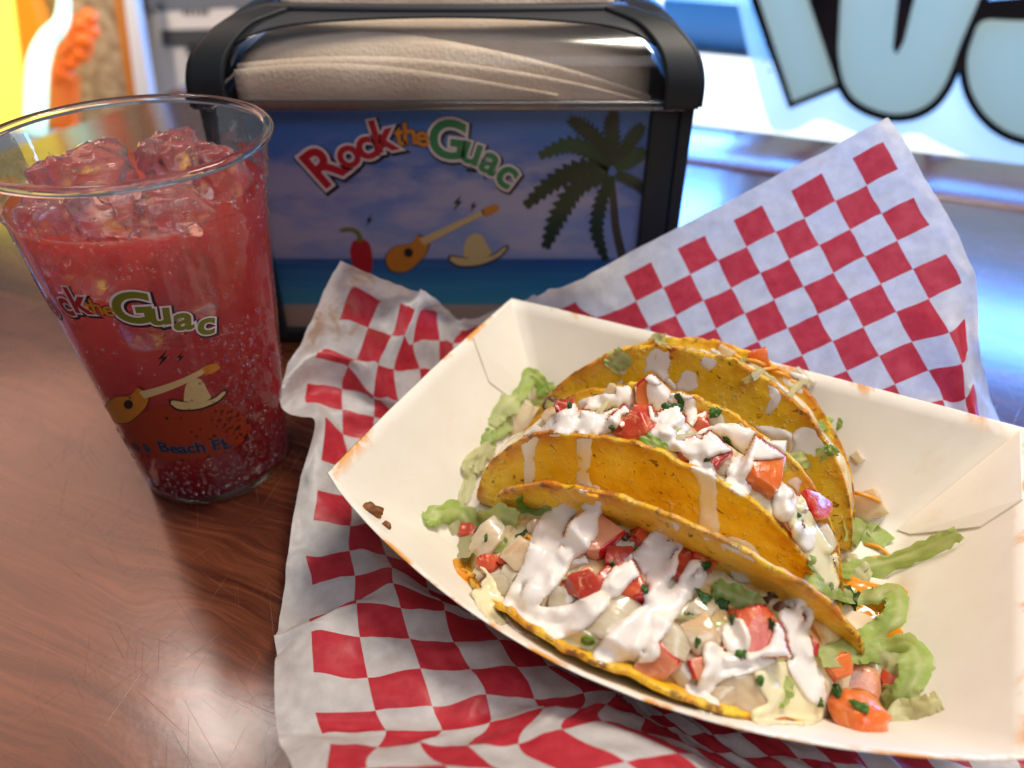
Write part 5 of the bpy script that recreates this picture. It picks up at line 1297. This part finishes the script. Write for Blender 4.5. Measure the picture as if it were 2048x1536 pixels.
def sign_ring(name, inner, outer, m, f0, f1, parent):
    n = len(inner); A_ = [sign_pt(u, v, f1) for u, v in inner]; B_ = [sign_pt(u, v, f1) for u, v in outer]; dz = WY*(f1-f0)
    V_ = A_+B_+[p+dz for p in A_]+[p+dz for p in B_]; F_ = []
    for i in range(n):
        k = (i+1) % n; F_ += [[i, k, n+k, n+i], [2*n+i, 3*n+i, 3*n+k, 2*n+k], [n+i, n+k, 3*n+k, 3*n+i], [i, 2*n+i, 2*n+k, k]]
    return make(name, V_, F_, m, parent, smooth=False)
def grow(pix, d):
    bigger = []; n = len(pix); ar = sum(pix[i][0]*pix[(i+1) % n][1]-pix[(i+1) % n][0]*pix[i][1] for i in range(n)); sg = 1 if ar > 0 else -1
    for i in range(n):
        a, b, c = (np.array(pix[i-1], float), np.array(pix[i], float), np.array(pix[(i+1) % n], float))
        t = (b-a)/(np.linalg.norm(b-a)+1e-6)+(c-b)/(np.linalg.norm(c-b)+1e-6); t = t/(np.linalg.norm(t)+1e-6)
        bigger.append(tuple(b+sg*d*np.array([t[1], -t[0]])))
    return bigger
for nm, pf2 in (('bar', barF), ('bowl', UF), ('curve', CF)):
    ins = pf2 if nm != 'bowl' else sm([(1686,-70),(1682,-20),(1678,60),(1677,110),(1690,170),(1722,207),(1785,228),(1845,216),(1888,172),(1922,85),(1958,0),(1986,-70)], 6, False)
    out = grow(ins, 17)
    sign_ring('letter_outline', ins, out, M_signb, .5, .93+{'bar': .0, 'bowl': .013, 'curve': .026}[nm], sign)
    if nm == 'bowl':
        sign_part('letter_face', sm([(1686,-70),(1682,-20),(1678,60),(1677,110),(1690,170),(1722,207),(1785,228),(1845,216),(1888,172),(1922,85),(1958,0),(1986,-70)], 6, False), M_sign, .9, 1.5, sign)
        sign_part('letter_gap', [(1846,-71),(1838,-35),(1828,0),(1807,85),(1793,108),(1786,97),(1790,55),(1796,0),(1799,-40),(1801,-71)], M_signb, 1.45, 1.53, sign)
    else: sign_part('letter_face', pf2, M_sign, .9, 1.5+(0 if nm == 'bar' else .01), sign)
sign_part('letter_shade', [(1596,-65),(1684,-65),(1680,0),(1676,60),(1676,120),(1684,160),(1672,162)], M_signb, .5, .87, sign)
sign_part('letter_shade', sm([(1965,0),(2100,-10),(2300,-20),(2300,40),(2048,42),(1962,42),(1936,90),(1920,130),(1935,70)], 4), M_signb, .5, .88, sign)
gl_ = []
for u, v, r in [(1526,62,.14),(1530,90,.16),(1535,120,.22),(1540,140,.24),(1962,22,.30),(1993,45,.22),(1640,60,.1)]:
    bm = bmesh.new(); bmesh.ops.create_icosphere(bm, subdivisions=2, radius=r, matrix=Matrix.Translation(sign_pt(u, v, .62))); gl_.append(bm_data(bm))
make('mounting_bead', *merge(gl_), mat('bead_white', (.9, .92, .92), .1, coat=.5), sign)

pav = slab('pavement', -300, 600, 76.8, 900, -36, -34, mat('sunlit_pavement', (.36, .40, .43), .8), None, .2, kind='structure')
def far_box(name, w0, w1, m0, m1, z0, z1, m, label, cat):
    o = slab(name, w0, w1, m0, m1, z0, z1, m, None, 1.0); tag(o, label, cat); return o
far_box('parked_car_body', -60, 46, 260, 300, -34, -20, mat('blue_paint', (.04, .22, .62), .4), 'blurred blue shape outside the window beside the holder', 'car')
far_box('kerb_block', -20, 26, 116, 124, -34, -15, mat('yellow_paint', (.75, .55, .08), .5), 'blurred yellow kerb outside the window at the holder edge', 'kerb')

# ---------------------------------------------------------------- blurred things at the back left
def back_box(name, pix, Y, depth, m, label, cat, parent=None, zlow=None):
    f = [at_y(u, v, Y) for u, v in pix]
    if zlow is not None:
        f = [V3(p.x, p.y, zlow) if v >= 180 else p for p, (u, v) in zip(f, pix)]
    n = len(f); b = [p+V3(0, depth, 0) for p in f]; tri = poly2(pix)
    fs = [list(t) for t in tri]+[[n+i for i in t[::-1]] for t in tri]+[[i, (i+1) % n, n+(i+1) % n, n+i] for i in range(n)]
    bm = bmesh.new(); bv = [bm.verts.new(v) for v in f+b]
    for q in fs:
        try: bm.faces.new([bv[i] for i in q])
        except ValueError: pass
    bmesh.ops.recalc_face_normals(bm, faces=bm.faces[:]); vs, fs = bm_data(bm)
    o = make(name, vs, fs, m, parent, smooth=False)
    if label: tag(o, label, cat)
    return o
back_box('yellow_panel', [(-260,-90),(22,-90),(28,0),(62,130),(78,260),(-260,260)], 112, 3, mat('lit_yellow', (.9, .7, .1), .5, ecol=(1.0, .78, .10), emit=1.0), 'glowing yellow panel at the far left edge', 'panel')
back_box('orange_post', [(18,-90),(54,-90),(62,0),(92,95),(84,260),(60,260)], 111, 3, mat('orange_paint_glow', (.9, .25, .01), .5, ecol=(1.0, .30, .01), emit=.35), 'slanted orange post beside the glowing yellow panel', 'post')  # light put into the paint as weak emission; the post is no lamp
M_board = noisy('news_board', (.22, .15, .09), (.50, .40, .28), 60, .7, 0)
back_box('patterned_board', [(40,-90),(236,-90),(262,0),(290,260),(60,260)], 119, 4, M_board, 'brown patterned board behind the orange decoration', 'board')
back_box('orange_strip', [(216,-90),(232,-90),(246,0),(284,260),(266,260),(228,0)], 118, 1, mat('amber_trim', (.55, .20, .03), .4), 'thin amber strip along the patterned board edge', 'trim')
back_box('white_pole', [(240,-90),(258,-90),(270,0),(312,260),(280,260),(248,0)], 117, 2, mat('white_pole_paint', (.75, .76, .78), .3), 'thin white pole between the board and the grey cabinet', 'pole')
cab = thing('grey_cabinet', tuple(at_y(360, 260, 130)), 'pale grey machine behind the cup and the napkin holder', 'machine')
back_box('cabinet_body', [(236,-90),(560,-90),(560,260),(300,260),(262,20)], 126, 20, mat('grey_enamel', (.62, .56, .50), .5), None, None, cab)
back_box('dark_top', [(240,-60),(560,-60),(560,4),(400,20),(244,26)], 125.4, .5, mat('dark_trim', (.16, .16, .16), .5), None, None, cab)
back_box('cream_label', [(308,22),(470,16),(472,56),(320,60)], 125.5, .4, mat('cream_label', (.72, .62, .52), .6), None, None, cab)
back_box('dark_slot', [(322,62),(444,58),(446,82),(328,92)], 125.5, .4, mat('dark_slot', (.06, .055, .05), .6), None, None, cab)
back_box('dark_knob', [(370,92),(404,88),(408,126),(384,130)], 125.3, .6, mat('dark_knob', (.03, .03, .03), .6), None, None, cab)
for i, u in enumerate((366, 376, 388, 400, 410)): back_box('label_mark', [(u,20),(u+6,20),(u+6,30),(u,30)], 125.3, .2, mat('label_ink', (.08, .07, .07), .6), None, None, cab)
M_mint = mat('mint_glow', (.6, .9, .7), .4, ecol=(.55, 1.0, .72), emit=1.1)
tp = [at_y(u, v, 104) for u, v in [(130,-60),(128,0),(122,45),(95,78),(80,115),(74,160),(70,260)]]
tp = [Vector(q) for q in smoothpath(tp, 5)]
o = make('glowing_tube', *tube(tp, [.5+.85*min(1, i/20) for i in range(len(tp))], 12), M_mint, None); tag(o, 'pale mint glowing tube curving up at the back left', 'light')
cl = thing('orange_decoration', tuple(at_y(150, 220, 106)), 'bumpy bright orange decoration hanging at the back left', 'decoration')
M_or = mat('orange_plush_glow', (.85, .13, .005), .5, ecol=(1.0, .16, .0), emit=.25)  # slight emission brightens the orange in place of light falling on it
bl = []
for u, v, r in [(178,35,1.1),(160,48,1.2),(182,62,1.1),(150,66,1.1),(168,78,1.3),(145,92,1.1),(160,105,1.3),(130,105,1.1),(140,122,1.2),(118,142,1.3),(130,150,1.2),(110,156,1.0),(172,95,1.0)]:
    bm = bmesh.new(); bmesh.ops.create_icosphere(bm, subdivisions=3, radius=r, matrix=Matrix.Translation(at_y(u, v, 106+rng.uniform(-.4, .4)))); bl.append(bm_data(bm))
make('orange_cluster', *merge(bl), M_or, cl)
back_box('orange_stalk', [(108,160),(148,160),(146,260),(106,260)], 107, 2, M_or, None, None, cl)
print('verts', sum(len(o.data.vertices) for o in bpy.data.objects if o.type == 'MESH'), 'faces', sum(len(o.data.polygons) for o in bpy.data.objects if o.type == 'MESH'))
